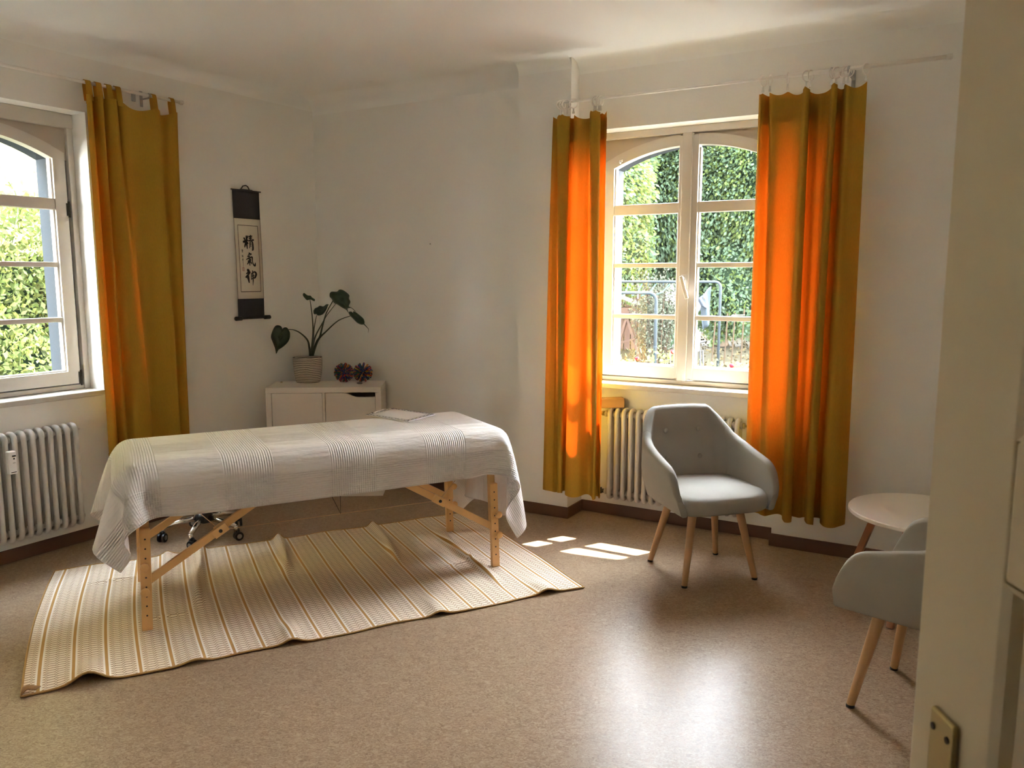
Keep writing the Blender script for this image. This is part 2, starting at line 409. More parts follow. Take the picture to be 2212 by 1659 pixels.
# ---------------------------------------------------------------- mesh helpers
class MB:
    def __init__(self):
        self.v, self.f, self.mi = [], [], []
    def add(self, vs, fs, mi=0):
        b = len(self.v)
        self.v += [Vector(p) for p in vs]
        self.f += [tuple(i + b for i in f) for f in fs]
        self.mi += [mi] * len(fs)
        return self
    def box(self, x0, x1, y0, y1, z0, z1, mi=0, M4=None):
        vs = [(x, y, z) for z in (z0, z1) for x, y in ((x0, y0), (x1, y0), (x1, y1), (x0, y1))]
        if M4 is not None:
            vs = [M4 @ Vector(p) for p in vs]
        return self.add(vs, [(3, 2, 1, 0), (4, 5, 6, 7), (0, 1, 5, 4), (1, 2, 6, 5), (2, 3, 7, 6), (3, 0, 4, 7)], mi)
    def beam(self, p, q, w, t, up=(0, 0, 1), mi=0):
        """a bar from p to q, w wide (sideways) and t thick (along up)"""
        p, q = Vector(p), Vector(q)
        a = (q - p).normalized(); up = Vector(up)
        sd = a.cross(up).normalized(); u2 = sd.cross(a).normalized()
        vs = []
        for c in (p, q):
            for i, j in ((-1, -1), (1, -1), (1, 1), (-1, 1)):
                vs.append(c + sd * (w / 2 * i) + u2 * (t / 2 * j))
        return self.add(vs, [(3, 2, 1, 0), (4, 5, 6, 7), (0, 1, 5, 4), (1, 2, 6, 5), (2, 3, 7, 6), (3, 0, 4, 7)], mi)
    def tube(self, pts, r, n=8, caps=True, mi=0, closed=False):
        pts = [Vector(p) for p in pts]
        R = r if isinstance(r, (list, tuple)) else [r] * len(pts)
        m = len(pts)
        base = len(self.v)
        prev = None
        for i, p in enumerate(pts):
            if closed:
                a = (pts[(i + 1) % m] - pts[i - 1]).normalized()
            else:
                a = (pts[min(i + 1, m - 1)] - pts[max(i - 1, 0)]).normalized()
            if prev is None:
                ref = Vector((0, 0, 1)) if abs(a.z) < 0.9 else Vector((1, 0, 0))
                s = a.cross(ref).normalized()
            else:
                s = (prev - a * prev.dot(a)).normalized()
            prev = s
            u = a.cross(s)
            for k in range(n):
                an = 2 * pi * k / n
                self.v.append(p + (s * cos(an) + u * sin(an)) * R[i])
        rings = m if closed else m - 1
        for i in range(rings):
            j = (i + 1) % m
            for k in range(n):
                k2 = (k + 1) % n
                self.f.append((base + i * n + k, base + i * n + k2, base + j * n + k2, base + j * n + k)); self.mi.append(mi)
        if caps and not closed:
            self.f.append(tuple(base + k for k in reversed(range(n)))); self.mi.append(mi)
            self.f.append(tuple(base + (m - 1) * n + k for k in range(n))); self.mi.append(mi)
        return self
    def lathe(self, prof, n=32, c=(0, 0, 0), mi=0, axis='z'):
        """prof: list of (r, h)"""
        base = len(self.v); c = Vector(c)
        for r, h in prof:
            for k in range(n):
                a = 2 * pi * k / n
                if axis == 'z': p = Vector((r * cos(a), r * sin(a), h))
                elif axis == 'y': p = Vector((r * cos(a), h, -r * sin(a)))
                else: p = Vector((h, r * cos(a), r * sin(a)))
                self.v.append(c + p)
        for i in range(len(prof) - 1):
            for k in range(n):
                k2 = (k + 1) % n
                self.f.append((base + i * n + k, base + i * n + k2, base + (i + 1) * n + k2, base + (i + 1) * n + k)); self.mi.append(mi)
        if prof[0][0] > 1e-6:
            self.f.append(tuple(base + k for k in reversed(range(n)))); self.mi.append(mi)
        if prof[-1][0] > 1e-6:
            self.f.append(tuple(base + (len(prof) - 1) * n + k for k in range(n))); self.mi.append(mi)
        return self
    def prism(self, poly, y0, y1, mi=0, axis='y'):
        """poly of (x,z) extruded along y (axis 'y'), or (x,y) along z (axis 'z')"""
        n = len(poly)
        if axis == 'y':
            vs = [(x, y0, z) for x, z in poly] + [(x, y1, z) for x, z in poly]
        else:
            vs = [(x, z, y0) for x, z in poly] + [(x, z, y1) for x, z in poly]
        fs = [tuple(range(n)), tuple(range(2 * n - 1, n - 1, -1))]
        fs += [(i, i + n, (i + 1) % n + n, (i + 1) % n) for i in range(n)]
        return self.add(vs, fs, mi)
    def grid(self, P, mi=0, wrap=False):
        """P: list of rows of points"""
        base = len(self.v); h, w = len(P), len(P[0])
        for row in P:
            self.v += [Vector(p) for p in row]
        for i in range(h - 1):
            for j in range(w if wrap else w - 1):
                j2 = (j + 1) % w
                self.f.append((base + i * w + j, base + i * w + j2, base + (i + 1) * w + j2, base + (i + 1) * w + j)); self.mi.append(mi)
        return self
    def build(self, name, mats, parent=None, smooth=False, bevel=0.0, seg=2, sub=0, fix=True, solid=0.0):
        me = bpy.data.meshes.new(name)
        me.from_pydata([tuple(p) for p in self.v], [], self.f)
        if not isinstance(mats, (list, tuple)): mats = [mats]
        for m in mats: me.materials.append(m)
        if len(mats) > 1:
            me.polygons.foreach_set('material_index', self.mi)
        if fix:
            bm = bmesh.new(); bm.from_mesh(me)
            bmesh.ops.recalc_face_normals(bm, faces=bm.faces)
            bm.to_mesh(me); bm.free()
        if smooth:
            me.polygons.foreach_set('use_smooth', [True] * len(me.polygons))
        me.update()
        o = bpy.data.objects.new(name, me)
        COL.objects.link(o)
        if parent: o.parent = parent
        if solid:
            md = o.modifiers.new('solidify', 'SOLIDIFY'); md.thickness = solid; md.offset = 0
        if bevel:
            md = o.modifiers.new('bevel', 'BEVEL'); md.width = bevel; md.segments = seg; md.limit_method = 'ANGLE'; md.angle_limit = radians(35)
            md.harden_normals = True
            me.polygons.foreach_set('use_smooth', [True] * len(me.polygons))
            md.harden_normals = False
            w = o.modifiers.new('normals', 'WEIGHTED_NORMAL')
        if sub:
            md = o.modifiers.new('subdivision', 'SUBSURF'); md.levels = sub; md.render_levels = sub
        return o

def thing(name, label, cat, loc=(0, 0, 0), rz=0.0, group=None, parent=None):
    o = bpy.data.objects.new(name, None); COL.objects.link(o)
    o.empty_display_size = 0.1
    o.location = loc; o.rotation_euler = (0, 0, rz)
    tag(o, label, cat, group)
    return o
def tag(o, label, cat, group=None, kind=None):
    o['label'] = label; o['category'] = cat
    if group: o['group'] = group
    if kind: o['kind'] = kind
    return o
def struct(o):
    o['kind'] = 'structure'
    return o
def structempty(name, loc=(0, 0, 0), rz=0.0):
    o = bpy.data.objects.new(name, None); COL.objects.link(o)
    o.location = loc; o.rotation_euler = (0, 0, rz); o['kind'] = 'structure'
    return o
def copy_tree(o, parent=None):
    c = o.copy(); COL.objects.link(c)
    if parent is not None: c.parent = parent
    for ch in list(o.children):
        copy_tree(ch, c)
    return c
RZR = math.atan2(aR.y, aR.x)    # local x = along the wall, local y = outward
RZL = math.atan2(aL.y, aL.x)
def smoothstep(a, b, x):
    t = min(1, max(0, (x - a) / (b - a)))
    return t * t * (3 - 2 * t)

# ================================================================ ROOM SHELL
cornerLB = None
def meet(n1, d1, n2, d2):
    det = n1.x * n2.y - n1.y * n2.x
    return Vector(((d1 * n2.y - d2 * n1.y) / det, (n1.x * d2 - n2.x * d1) / det, 0))
cornerLB = meet(nL, DL, nR, DB)
S_LB = cornerLB.dot(aL)          # corner on the left wall
S_BL = cornerLB.dot(aR)          # corner on the back wall
DRIGHT, DNEAR = 0.95, -0.158     # right wall (parallel to left), near wall (parallel to the window wall)
S_FR = meet(nL, DRIGHT, nR, DF).dot(aR)
S_L0 = meet(nL, DL, nR, DNEAR).dot(aL)

def wall_with_window(name, sc, head, s0, s1, d_wall, frame_rz, n, a, niche=None, HT=HC + 0.1, thick=0.36):
    """wall slab in local coordinates (x=s, y outward, z) with the window opening, arched on the outside"""
    mb = MB()
    hw = 0.595
    zs = 0.838
    y_in = 0.17
    def slab(x0, x1, z0, z1, y0=0.0, y1=thick, mi=0):
        if x1 > x0 and z1 > z0: mb.box(x0, x1, y0, y1, z0, z1, mi)
    slab(s0, sc - hw, 0 if niche is None else zs, HT)
    slab(sc + hw, s1, 0 if niche is None else zs, HT)
    slab(sc - hw, sc + hw, head, HT)
    if niche is None:
        slab(sc - hw, sc + hw, 0, zs)
    else:
        n0, n1, nd = niche
        slab(s0, n0, 0, zs); slab(n1, s1, 0, zs)
        slab(n0, n1, 0, zs, nd, thick)
    # outer part of the opening: jambs and arch
    ow = 0.497
    for sg in (-1, 1):
        x0, x1 = sorted((sc + sg * ow, sc + sg * hw))
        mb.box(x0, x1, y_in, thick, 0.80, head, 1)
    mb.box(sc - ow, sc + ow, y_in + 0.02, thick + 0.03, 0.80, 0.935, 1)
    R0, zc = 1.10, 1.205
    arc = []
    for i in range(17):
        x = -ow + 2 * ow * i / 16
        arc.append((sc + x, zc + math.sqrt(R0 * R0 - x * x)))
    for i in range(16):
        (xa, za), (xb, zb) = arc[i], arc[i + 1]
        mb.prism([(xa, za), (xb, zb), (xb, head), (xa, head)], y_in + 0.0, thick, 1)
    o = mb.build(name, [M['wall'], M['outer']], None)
    o.location = n * d_wall
    o.rotation_euler = (0, 0, frame_rz)
    return struct(o)

SCL, SCR = 2.0525, -1.4525
wall_left = wall_with_window('wall_left', SCL, 2.43, S_L0 - 0.2, S_LB + 0.25, DL, RZL, nL, aL)
wall_right = wall_with_window('wall_right', SCR, 2.392, -2.10, S_FR + 0.3, DF, RZR, nR, aR, niche=(-2.10, -0.868, 0.10))
mb = MB()
mb.box(S_BL - 0.2, -2.10, -DB - 0.0, -DB + 0.36, 0, HC + 0.1)
mb.box(-2.455, -2.10, -DP, -DB + 0.02, 0, HC + 0.1)
o = struct(mb.build('wall_back', M['wall'])); o.rotation_euler = (0, 0, RZR)
# wall_side: the room's right-hand wall, parallel to the left wall
sA = meet(nL, DRIGHT, nR, DF).dot(aL); sB = meet(nL, DRIGHT, nR, DNEAR).dot(aL)
mb = MB(); mb.box(sB - 0.3, sA + 0.3, -DRIGHT - 0.2, -DRIGHT, 0, HC + 0.1)
o = struct(mb.build('wall_side', M['wall'])); o.rotation_euler = (0, 0, RZL)
# near wall with the doorway the picture is taken from
s_near0 = meet(nL, DL, nR, DNEAR).dot(aR); s_near1 = meet(nL, DRIGHT, nR, DNEAR).dot(aR)
mb = MB()
o0, o1 = -0.50, 0.47
mb.box(s_near0 - 0.2, o0, -DNEAR - 0.14, -DNEAR, 0, HC + 0.1)
mb.box(o1, s_near1 + 0.2, -DNEAR - 0.14, -DNEAR, 0, HC + 0.1)
mb.box(o0, o1, -DNEAR - 0.14, -DNEAR, 2.08, HC + 0.1)
o = struct(mb.build('wall_near', M['wall'])); o.rotation_euler = (0, 0, RZR)
# the corridor behind the doorway
mb = MB()
mb.box(-1.6, -1.5, -1.95, -DNEAR - 0.14, 0, HC); mb.box(0.95, 1.05, -1.95, -DNEAR - 0.14, 0, HC)
mb.box(-1.6, 1.05, -2.05, -1.95, 0, HC)
o = struct(mb.build('wall_corridor', M['wall'])); o.rotation_euler = (0, 0, RZR)

# floor and ceiling
cs = [meet(nL, DL - 0.2, nR, DN - 0.15), meet(nL, DRIGHT + 0.2, nR, DN - 0.15), meet(nL, DRIGHT + 0.2, nR, 2.1), meet(nL, DL - 0.2, nR, 2.1)]
mb = MB()
vs = [Vector((p.x, p.y, -0.12)) for p in cs] + [Vector((p.x, p.y, 0.0)) for p in cs]
mb.add(vs, [(3, 2, 1, 0), (4, 5, 6, 7), (0, 1, 5, 4), (1, 2, 6, 5), (2, 3, 7, 6), (3, 0, 4, 7)])
floor = struct(mb.build('floor', M['floor']))
mb = MB()
vs = [Vector((p.x, p.y, HC)) for p in cs] + [Vector((p.x, p.y, HC + 0.12)) for p in cs]
mb.add(vs, [(3, 2, 1, 0), (4, 5, 6, 7), (0, 1, 5, 4), (1, 2, 6, 5), (2, 3, 7, 6), (3, 0, 4, 7)])
ceiling = struct(mb.build('ceiling', M['ceiling']))
# coves between walls and ceiling
def cove(name, rz, s0, s1, d, r, h0):
    mb = MB()
    pts = [(0.002, h0 - 0.02)]
    for i in range(9):
        a = pi / 2 * i / 8
        pts.append((-(r - r * cos(a)), h0 + (HC - h0) * sin(a)))
    pts.append((0.002, HC + 0.01))
    rows = [[(s, -d + p[0], p[1]) for p in pts] for s in (s0, s1)]
    mb.grid(rows)
    o = mb.build(name, M['ceiling'], smooth=True); o.rotation_euler = (0, 0, rz)
    md = o.modifiers.new('edges', 'EDGE_SPLIT'); md.split_angle = radians(40)
    return struct(o)
cove('trim_1', RZL, S_L0, S_LB + 0.05, DL, 0.10, HW)
cove('trim_2', RZR, S_BL - 0.05, -2.455, DB, 0.16, 2.70)
cove('trim_3', RZR, -2.10, S_FR, DF, 0.10, HW)
cove('trim_4', RZR, -2.455, -2.10, DP, 0.07, HW + 0.01)
# side face of the pier at the window bay
# baseboards
def baseboard(name, segs, rz):
    mb = MB()
    for (x0, x1, y0, y1) in segs:
        mb.box(x0, x1, y0, y1, 0, 0.073)
    o = mb.build(name, M['base'], bevel=0.003, seg=1); o.rotation_euler = (0, 0, rz)
    return struct(o)
bt = 0.011
baseboard('baseboard_left', [(S_L0, S_LB, -DL - bt, -DL)], RZL)
baseboard('baseboard_back', [(S_BL, -2.455, -DB - bt, -DB), (-2.455 - bt, -2.10 + bt, -DP - bt, -DP), (-2.10, -2.10 + bt, -DP, -DN)], RZR)
baseboard('baseboard_right', [(-2.10, -0.868, -DN - bt, -DN), (-0.868 - bt, S_FR, -DF - bt, -DF)], RZR)
baseboard('baseboard_side', [(sB, sA, -DRIGHT, -DRIGHT + bt)], RZL)

# ================================================================ WINDOWS
def build_window(name, sc, d_wall, rz, n, head):
    root = structempty(name, n * d_wall, rz)
    X0 = sc
    gw = 0.413; half_m = 0.0565; hw = 0.595
    yf = 0.135                                     # face of the sashes, measured outward from the wall
    zc, Rg = 1.201, 1.084                          # arch of the glass
    def arcz(x, R): return zc + math.sqrt(max(0, R * R - x * x))
    # fixed frame
    mb = MB()
    fz0, fz1 = 0.868, head
    mb.box(X0 - hw, X0 - hw + 0.035, yf, yf + 0.075, fz0, fz1)
    mb.box(X0 + hw - 0.035, X0 + hw, yf, yf + 0.075, fz0, fz1)
    mb.box(X0 - hw, X0 + hw, yf - 0.008, yf + 0.075, 2.352, fz1)
    mb.box(X0 - hw, X0 + hw, yf + 0.01, yf + 0.075, fz0, 0.895)
    mb.build('window_frame', M['wframe'], root, bevel=0.004)
    # spandrel boards above the arch
    mb = MB()
    N_ = 24
    Ro = Rg + 0.062
    for i in range(N_):
        xa = -0.56 + 1.12 * i / N_; xb = -0.56 + 1.12 * (i + 1) / N_
        mb.prism([(X0 + xa, arcz(xa, Ro) - 0.03), (X0 + xb, arcz(xb, Ro) - 0.03), (X0 + xb, 2.36), (X0 + xa, 2.36)], yf + 0.02, yf + 0.05)
    mb.build('spandrel', M['spandrel'], root)
    # two sashes
    for sg in (-1, 1):
        mb = MB()
        xin, xout = half_m - 0.012, half_m + gw + 0.068
        xg0, xg1 = half_m, half_m + gw
        def bx(xa, xb, z0, z1, y0=yf, y1=yf + 0.06):
            a, b = sorted((X0 + sg * xa, X0 + sg * xb))
            mb.box(a, b, y0, y1, z0, z1)
        bx(xin, xg0 + 0.0, 0.902, 2.33)
        zo = arcz(xg1, Rg)
        # outer stile, its top cut by the arch
        xa, xb = X0 + sg * xg1, X0 + sg * xout
        poly = [(xa, 0.902), (xb, 0.902), (xb, arcz(xout, Ro)), (xa, arcz(xg1, Ro) - 0.002)]
        mb.prism(poly, yf, yf + 0.06)
        bx(xg0, xg1, 0.902, 0.975)
        for i in range(16):
            xa = xg0 + gw * i / 16; xb = xg0 + gw * (i + 1) / 16
            mb.prism([(X0 + sg * xa, arcz(xa, Rg)), (X0 + sg * xb, arcz(xb, Rg)), (X0 + sg * xb, arcz(xb, Ro)), (X0 + sg * xa, arcz(xa, Ro))], yf, yf + 0.06)
        sash = mb.build('sash', M['wframe'], root)
        # glazing bars and beads
        mb = MB()
        for z0, z1, y0 in ((1.895, 1.957, yf + 0.004), (1.575, 1.603, yf + 0.012), (1.262, 1.290, yf + 0.012)):
            bx(xg0, xg1, z0, z1, y0, yf + 0.052)
        mb.build('glazing_bar', M['wframe'], sash, bevel=0.004)
        mb = MB()
        for (xa, xb, z0, z1) in ((xg0, xg0 + 0.010, 0.975, 2.27), (xg1 - 0.010, xg1, 0.975, zo), (xg0, xg1, 0.975, 0.985)):
            bx(xa, xb, z0, z1, yf + 0.016, yf + 0.05)
        for z in (1.895, 1.603, 1.290):
            pass
        mb.build('glazing_bead', M['wframe'], sash, bevel=0.003)
        # pane
        pts = [(X0 + sg * xg0, 0.976)]
        for i in range(13):
            x = xg0 + gw * i / 12
            pts.append((X0 + sg * x, arcz(x, Rg) + 0.004))
        pts.append((X0 + sg * xg1, 0.976))
        mb = MB(); mb.add([(x, yf + 0.032, z) for x, z in pts], [tuple(range(len(pts)))])
        mb.build('pane', M['glass'], sash)
        # hinges on the outer stile
        for z in (1.90, 0.935):
            mb = MB()
            a = X0 + sg * (xout + 0.002)
            mb.tube([(a, yf - 0.006, z - 0.045), (a, yf - 0.006, z + 0.045)], 0.0065, 8)
            mb.box(min(a, a - sg * 0.012), max(a, a - sg * 0.012), yf - 0.004, yf + 0.001, z - 0.035, z + 0.035)
            mb.build('hinge', M['darkmetal'], sash)
    # cover strip over the meeting stiles
    mb = MB()
    mb.box(X0 - 0.036, X0 + 0.022, yf - 0.022, yf + 0.03, 0.895, 2.352)
    mb.box(X0 - 0.058, X0 + 0.058, yf - 0.004, yf + 0.03, 0.905, 2.34)
    strip = mb.build('meeting_stile', M['wframe'], root, bevel=0.004)
    # handle
    hb = MB()
    hx, hz = X0 - 0.006, 1.50
    hb.box(hx - 0.014, hx + 0.014, yf - 0.030, yf - 0.020, hz - 0.035, hz + 0.035)
    hb.build('handle_plate', M['wframe'], strip, bevel=0.003)
    hb = MB()
    hb.tube([(hx, yf - 0.028, hz + 0.012), (hx, yf - 0.058, hz + 0.012)], 0.009, 10)
    hb.beam((hx - 0.004, yf - 0.062, hz + 0.024), (hx + 0.036, yf - 0.062, hz - 0.108), 0.014, 0.02, up=(1, 0, 0))
    hb.build('handle', M['rodwhite'], strip, bevel=0.004)
    # sill
    mb = MB()
    mb.box(X0 - hw - 0.0, X0 + hw + 0.0, -0.012, yf + 0.02, 0.837, 0.867)
    mb.build('window_sill', M['wframe'], root, bevel=0.004)
    return root
win1 = build_window('window_1', SCL, DL, RZL, nL, 2.43)
win2 = build_window('window_2', SCR, DF, RZR, nR, 2.392)

# ================================================================ OPEN DOOR IN THE FOREGROUND
def build_door():
    root = structempty('door_1', (0.42, -0.065, 0), 0)
    W, T, H = 0.842, 0.042, 2.02
    # local: x = thickness (0..T, face at x=0 looks into the doorway), y = along the leaf, z up
    stiles = MB()
    e = 0.130          # stile width at the free edge
    def q(y0, y1, z0, z1, x0=0.0, x1=T):
        stiles.box(x0, x1, y0, y1, z0, z1)
    q(W - e, W, 0.008, H); q(0, 0.12, 0.008, H)
    q(0.12, W - e, 0.008, 0.22); q(0.12, W - e, 1.262, 1.385); q(0.12, W - e, H - 0.13, H)
    leaf = stiles.build('leaf', M['door'], root, bevel=0.004)
    for (z0, z1) in ((0.22, 1.262), (1.385, H - 0.13)):
        mb = MB()
        y0, y1 = 0.12, W - e
        steps = [(0.0, 0.0), (0.004, 0.007), (0.013, 0.012), (0.018, 0.026), (0.013, 0.036), (0.013, 0.06)]
        rings = []
        for dx, ins in steps:
            rings.append([(dx, y0 + ins, z0 + ins), (dx, y1 - ins, z0 + ins), (dx, y1 - ins, z1 - ins), (dx, y0 + ins, z1 - ins)])
        mb.grid(rings, wrap=True)
        b = len(mb.v); mb.v += [Vector(p) for p in rings[-1]]; mb.f.append((b, b + 1, b + 2, b + 3)); mb.mi.append(0)
        mb.build('door_panel', M['door'], root)
    mb = MB()
    zt = 1.102; yc = W - 0.063
    mb.box(-0.007, 0.0, yc - 0.0235, yc + 0.0185, zt - 0.235, zt)
    pl = mb.build('handle_plate', M['brass'], root, bevel=0.006, seg=4)
    pl['label'] = 'brass coloured door plate'
    for yy, zz in ((yc + 0.010, zt - 0.018), (yc - 0.015, zt - 0.018), (yc, zt - 0.22)):
        s = MB(); s.lathe([(0.0035, 0.0), (0.0035, 0.0012)], 12, c=(-0.0082, yy, zz), axis='x'); s.build('screw', M['darkmetal'], pl)
    mb = MB()
    mb.tube([(-0.007, yc, zt - 0.07), (-0.05, yc, zt - 0.07), (-0.058, yc - 0.01, zt - 0.07), (-0.058, yc - 0.11, zt - 0.072)], 0.009, 10)
    mb.build('handle', M['brass'], root, smooth=True)
    mb = MB()
    mb.tube([(0.018, W, 1.256), (0.018, W + 0.010, 1.2565), (0.018, W + 0.017, 1.257)], [0.005, 0.0045, 0.001], 8)
    mb.build('latch_bolt', M['chrome'], root, smooth=True)
    return root
build_door()

# ================================================================ CEILING LAMP
t = thing('ceiling_light', 'round pale ceiling light at the top edge of the photo', 'ceiling lamp', (-0.70, 3.61, HC))
mb = MB(); mb.lathe([(0.0, 0), (0.10, 0), (0.10, -0.02), (0.0, -0.02)], 32); mb.build('base_plate', M['rodwhite'], t, smooth=False)
mb = MB(); mb.lathe([(0.10, -0.018), (0.148, -0.024), (0.152, -0.035), (0.14, -0.050), (0.10, -0.062), (0.05, -0.068), (0.0, -0.070)], 40)
mb.build('shade', M['lamp'], t, smooth=True)

# ================================================================ RADIATORS
def build_radiator(name, label, frame_rz, n, d_front, s_first, count, pitch, group):
    root = thing(name, label, 'radiator', n * d_front, frame_rz)
    zt, zb, dep, r = 0.715, 0.125, 0.10, 0.0135
    proto = MB()
    def loop(y0, y1):
        pts = []
        rr = 0.028
        y0, y1 = y0 + r, y1 - r
        z0, z1 = zb + r, zt - r
        for cx_, cz_, a0 in ((y1 - rr, z1 - rr, 0), (y0 + rr, z1 - rr, 90), (y0 + rr, z0 + rr, 180), (y1 - rr, z0 + rr, 270)):
            for k in range(5):
                a = radians(a0 + 90 * k / 4)
                pts.append((0, cx_ + rr * cos(a), cz_ + rr * sin(a)))
        return pts
    proto.tube(loop(0.0, dep), r, 12, closed=True)
    proto.tube([(0, dep / 2, zb + 0.03), (0, dep / 2, zt - 0.03)], r * 0.95, 10)
    for z in (zt - 0.045, zb + 0.045):
        proto.lathe([(0.0, -pitch / 2), (0.019, -pitch / 2), (0.021, -pitch / 2 + 0.004), (0.015, -0.010), (0.015, 0.010), (0.021, pitch / 2 - 0.004), (0.019, pitch / 2), (0, pitch / 2)], 16, c=(0, dep / 2, z), axis='x')
        proto.box(-0.008, 0.008, 0.012, dep - 0.012, z - 0.012, z + 0.022)
    sec = proto.build('section', M['rad'], root, smooth=True)
    sec.location = (s_first, 0, 0)
    for i in range(1, count):
        c = sec.copy(); COL.objects.link(c); c.parent = root
        c.location = (s_first + pitch * i, 0, 0)
    return root, zt, zb, dep
pit = 0.0462
radL, zt, zb, dep = build_radiator('radiator', 'white column radiator on the left wall with a heat meter', RZL, nL, -4.335, 2.412 - 17 * pit, 18, pit, None)
mb = MB(); mb.lathe([(0, 0), (0.008, 0), (0.008, 0.012), (0.004, 0.014), (0.004, 0.02), (0, 0.02)], 12, c=(2.412 + pit / 2, 0.05, zt - 0.045), axis='x'); mb.build('vent_plug', M['rad'], radL, smooth=True)
mb = MB(); mb.lathe([(0, 0), (0.012, 0), (0.012, 0.012), (0, 0.012)], 12, c=(2.412 + pit / 2, 0.05, zb + 0.045), axis='x'); mb.build('end_plug', M['rad'], radL, smooth=True)
mx_ = 2.052
mb = MB(); mb.box(mx_ - 0.020, mx_ + 0.020, -0.030, 0.002, 0.505, 0.625)
met = mb.build('heat_meter', M['meter'], radL, bevel=0.006, seg=3)
mb = MB(); mb.box(mx_ - 0.002, mx_ + 0.016, -0.0315, -0.029, 0.596, 0.604)
mb.build('display', M['black'], met)
mb = MB(); mb.box(mx_ + 0.003, mx_ + 0.010, -0.0315, -0.029, 0.582, 0.590); mb.build('sensor', M['black'], met)
mb = MB(); mb.box(mx_ - 0.012, mx_ + 0.014, -0.0312, -0.029, 0.513, 0.517); mb.build('slot', M['black'], met)
mb = MB(); mb.box(mx_ + 0.0, mx_ + 0.012, -0.0312, -0.029, 0.562, 0.566)
mb.build('lettering', M['metal'], met)
for zz in (zt - 0.1, zb + 0.1):
    mb = MB(); mb.tube([(2.2, dep, zz), (2.2, 0.105 + 0.002, zz)], 0.008, 8); mb.build('bracket', M['rad'], radL)

radR, zt, zb, dep = build_radiator('radiator', 'white column radiator in the niche under the garden window', RZR, nR, -4.505, -1.868, 18, pit, None)
xl = -1.868 - pit / 2
mb = MB()
mb.lathe([(0, 0), (0.020, 0), (0.020, 0.012), (0.012, 0.014), (0.012, 0.02), (0, 0.02)], 12, c=(xl - 0.020, dep / 2, zt - 0.045), axis='x')
mb.build('union', M['rad'], radR, smooth=True)
mb = MB()
mb.tube([(xl - 0.018, dep / 2, zt - 0.045), (xl - 0.05, dep / 2, zt - 0.045)], 0.011, 6)
mb.tube([(xl - 0.028, dep / 2, zt - 0.045), (xl - 0.040, dep / 2, zt - 0.045)], 0.016, 6)
mb.tube([(xl - 0.05, dep / 2, zt - 0.045), (xl - 0.13, dep / 2, zt - 0.045)], 0.012, 10)
mb.build('valve', M['brass'], radR)
mb = MB()
zz = zb + 0.045
mb.lathe([(0, 0), (0.020, 0), (0.020, 0.014), (0.012, 0.016), (0, 0.02)], 12, c=(xl - 0.018, dep / 2, zz), axis='x')
mb.build('union', M['rad'], radR, smooth=True)
mb = MB()
mb.tube([(xl - 0.016, dep / 2, zz), (xl - 0.035, dep / 2, zz)], 0.014, 6)
mb.tube([(xl - 0.030, dep / 2, zz), (xl - 0.15, dep / 2, zz)], 0.009, 10)
mb.tube([(xl - 0.046, dep / 2, zz - 0.018), (xl - 0.046, dep / 2, zz + 0.02)], 0.009, 8)
mb.tube([(xl - 0.118, dep / 2, zz - 0.014), (xl - 0.118, dep / 2, zz + 0.014)], 0.012, 8)
mb.build('return_valve', M['darkmetal'], radR)
mb = MB()
xr = -1.868 + 17 * pit + pit / 2
mb.lathe([(0, 0), (0.018, 0), (0.018, 0.012), (0.008, 0.014), (0.006, 0.028), (0, 0.03)], 12, c=(xr, dep / 2, zt - 0.045), axis='x')
mb.build('vent_plug', M['brass'], radR, smooth=True)

# raw timber block lying on the niche radiator
t = thing('timber_block', 'short raw timber block lying on the left end of the niche radiator', 'wood block', PR(-1.875, -4.535, 0.716), RZR + radians(38))
mb = MB(); mb.box(-0.10, 0.083, -0.035, 0.03, 0.0, 0.058); mb.build('block', M['beam'], t, bevel=0.002, seg=1)
mb = MB(); mb.box(0.0835, 0.0855, -0.0345, 0.0295, 0.0005, 0.0575); e_ = mb.build('end_grain', M['beamend'], t); e_['label'] = 'dark end grain'

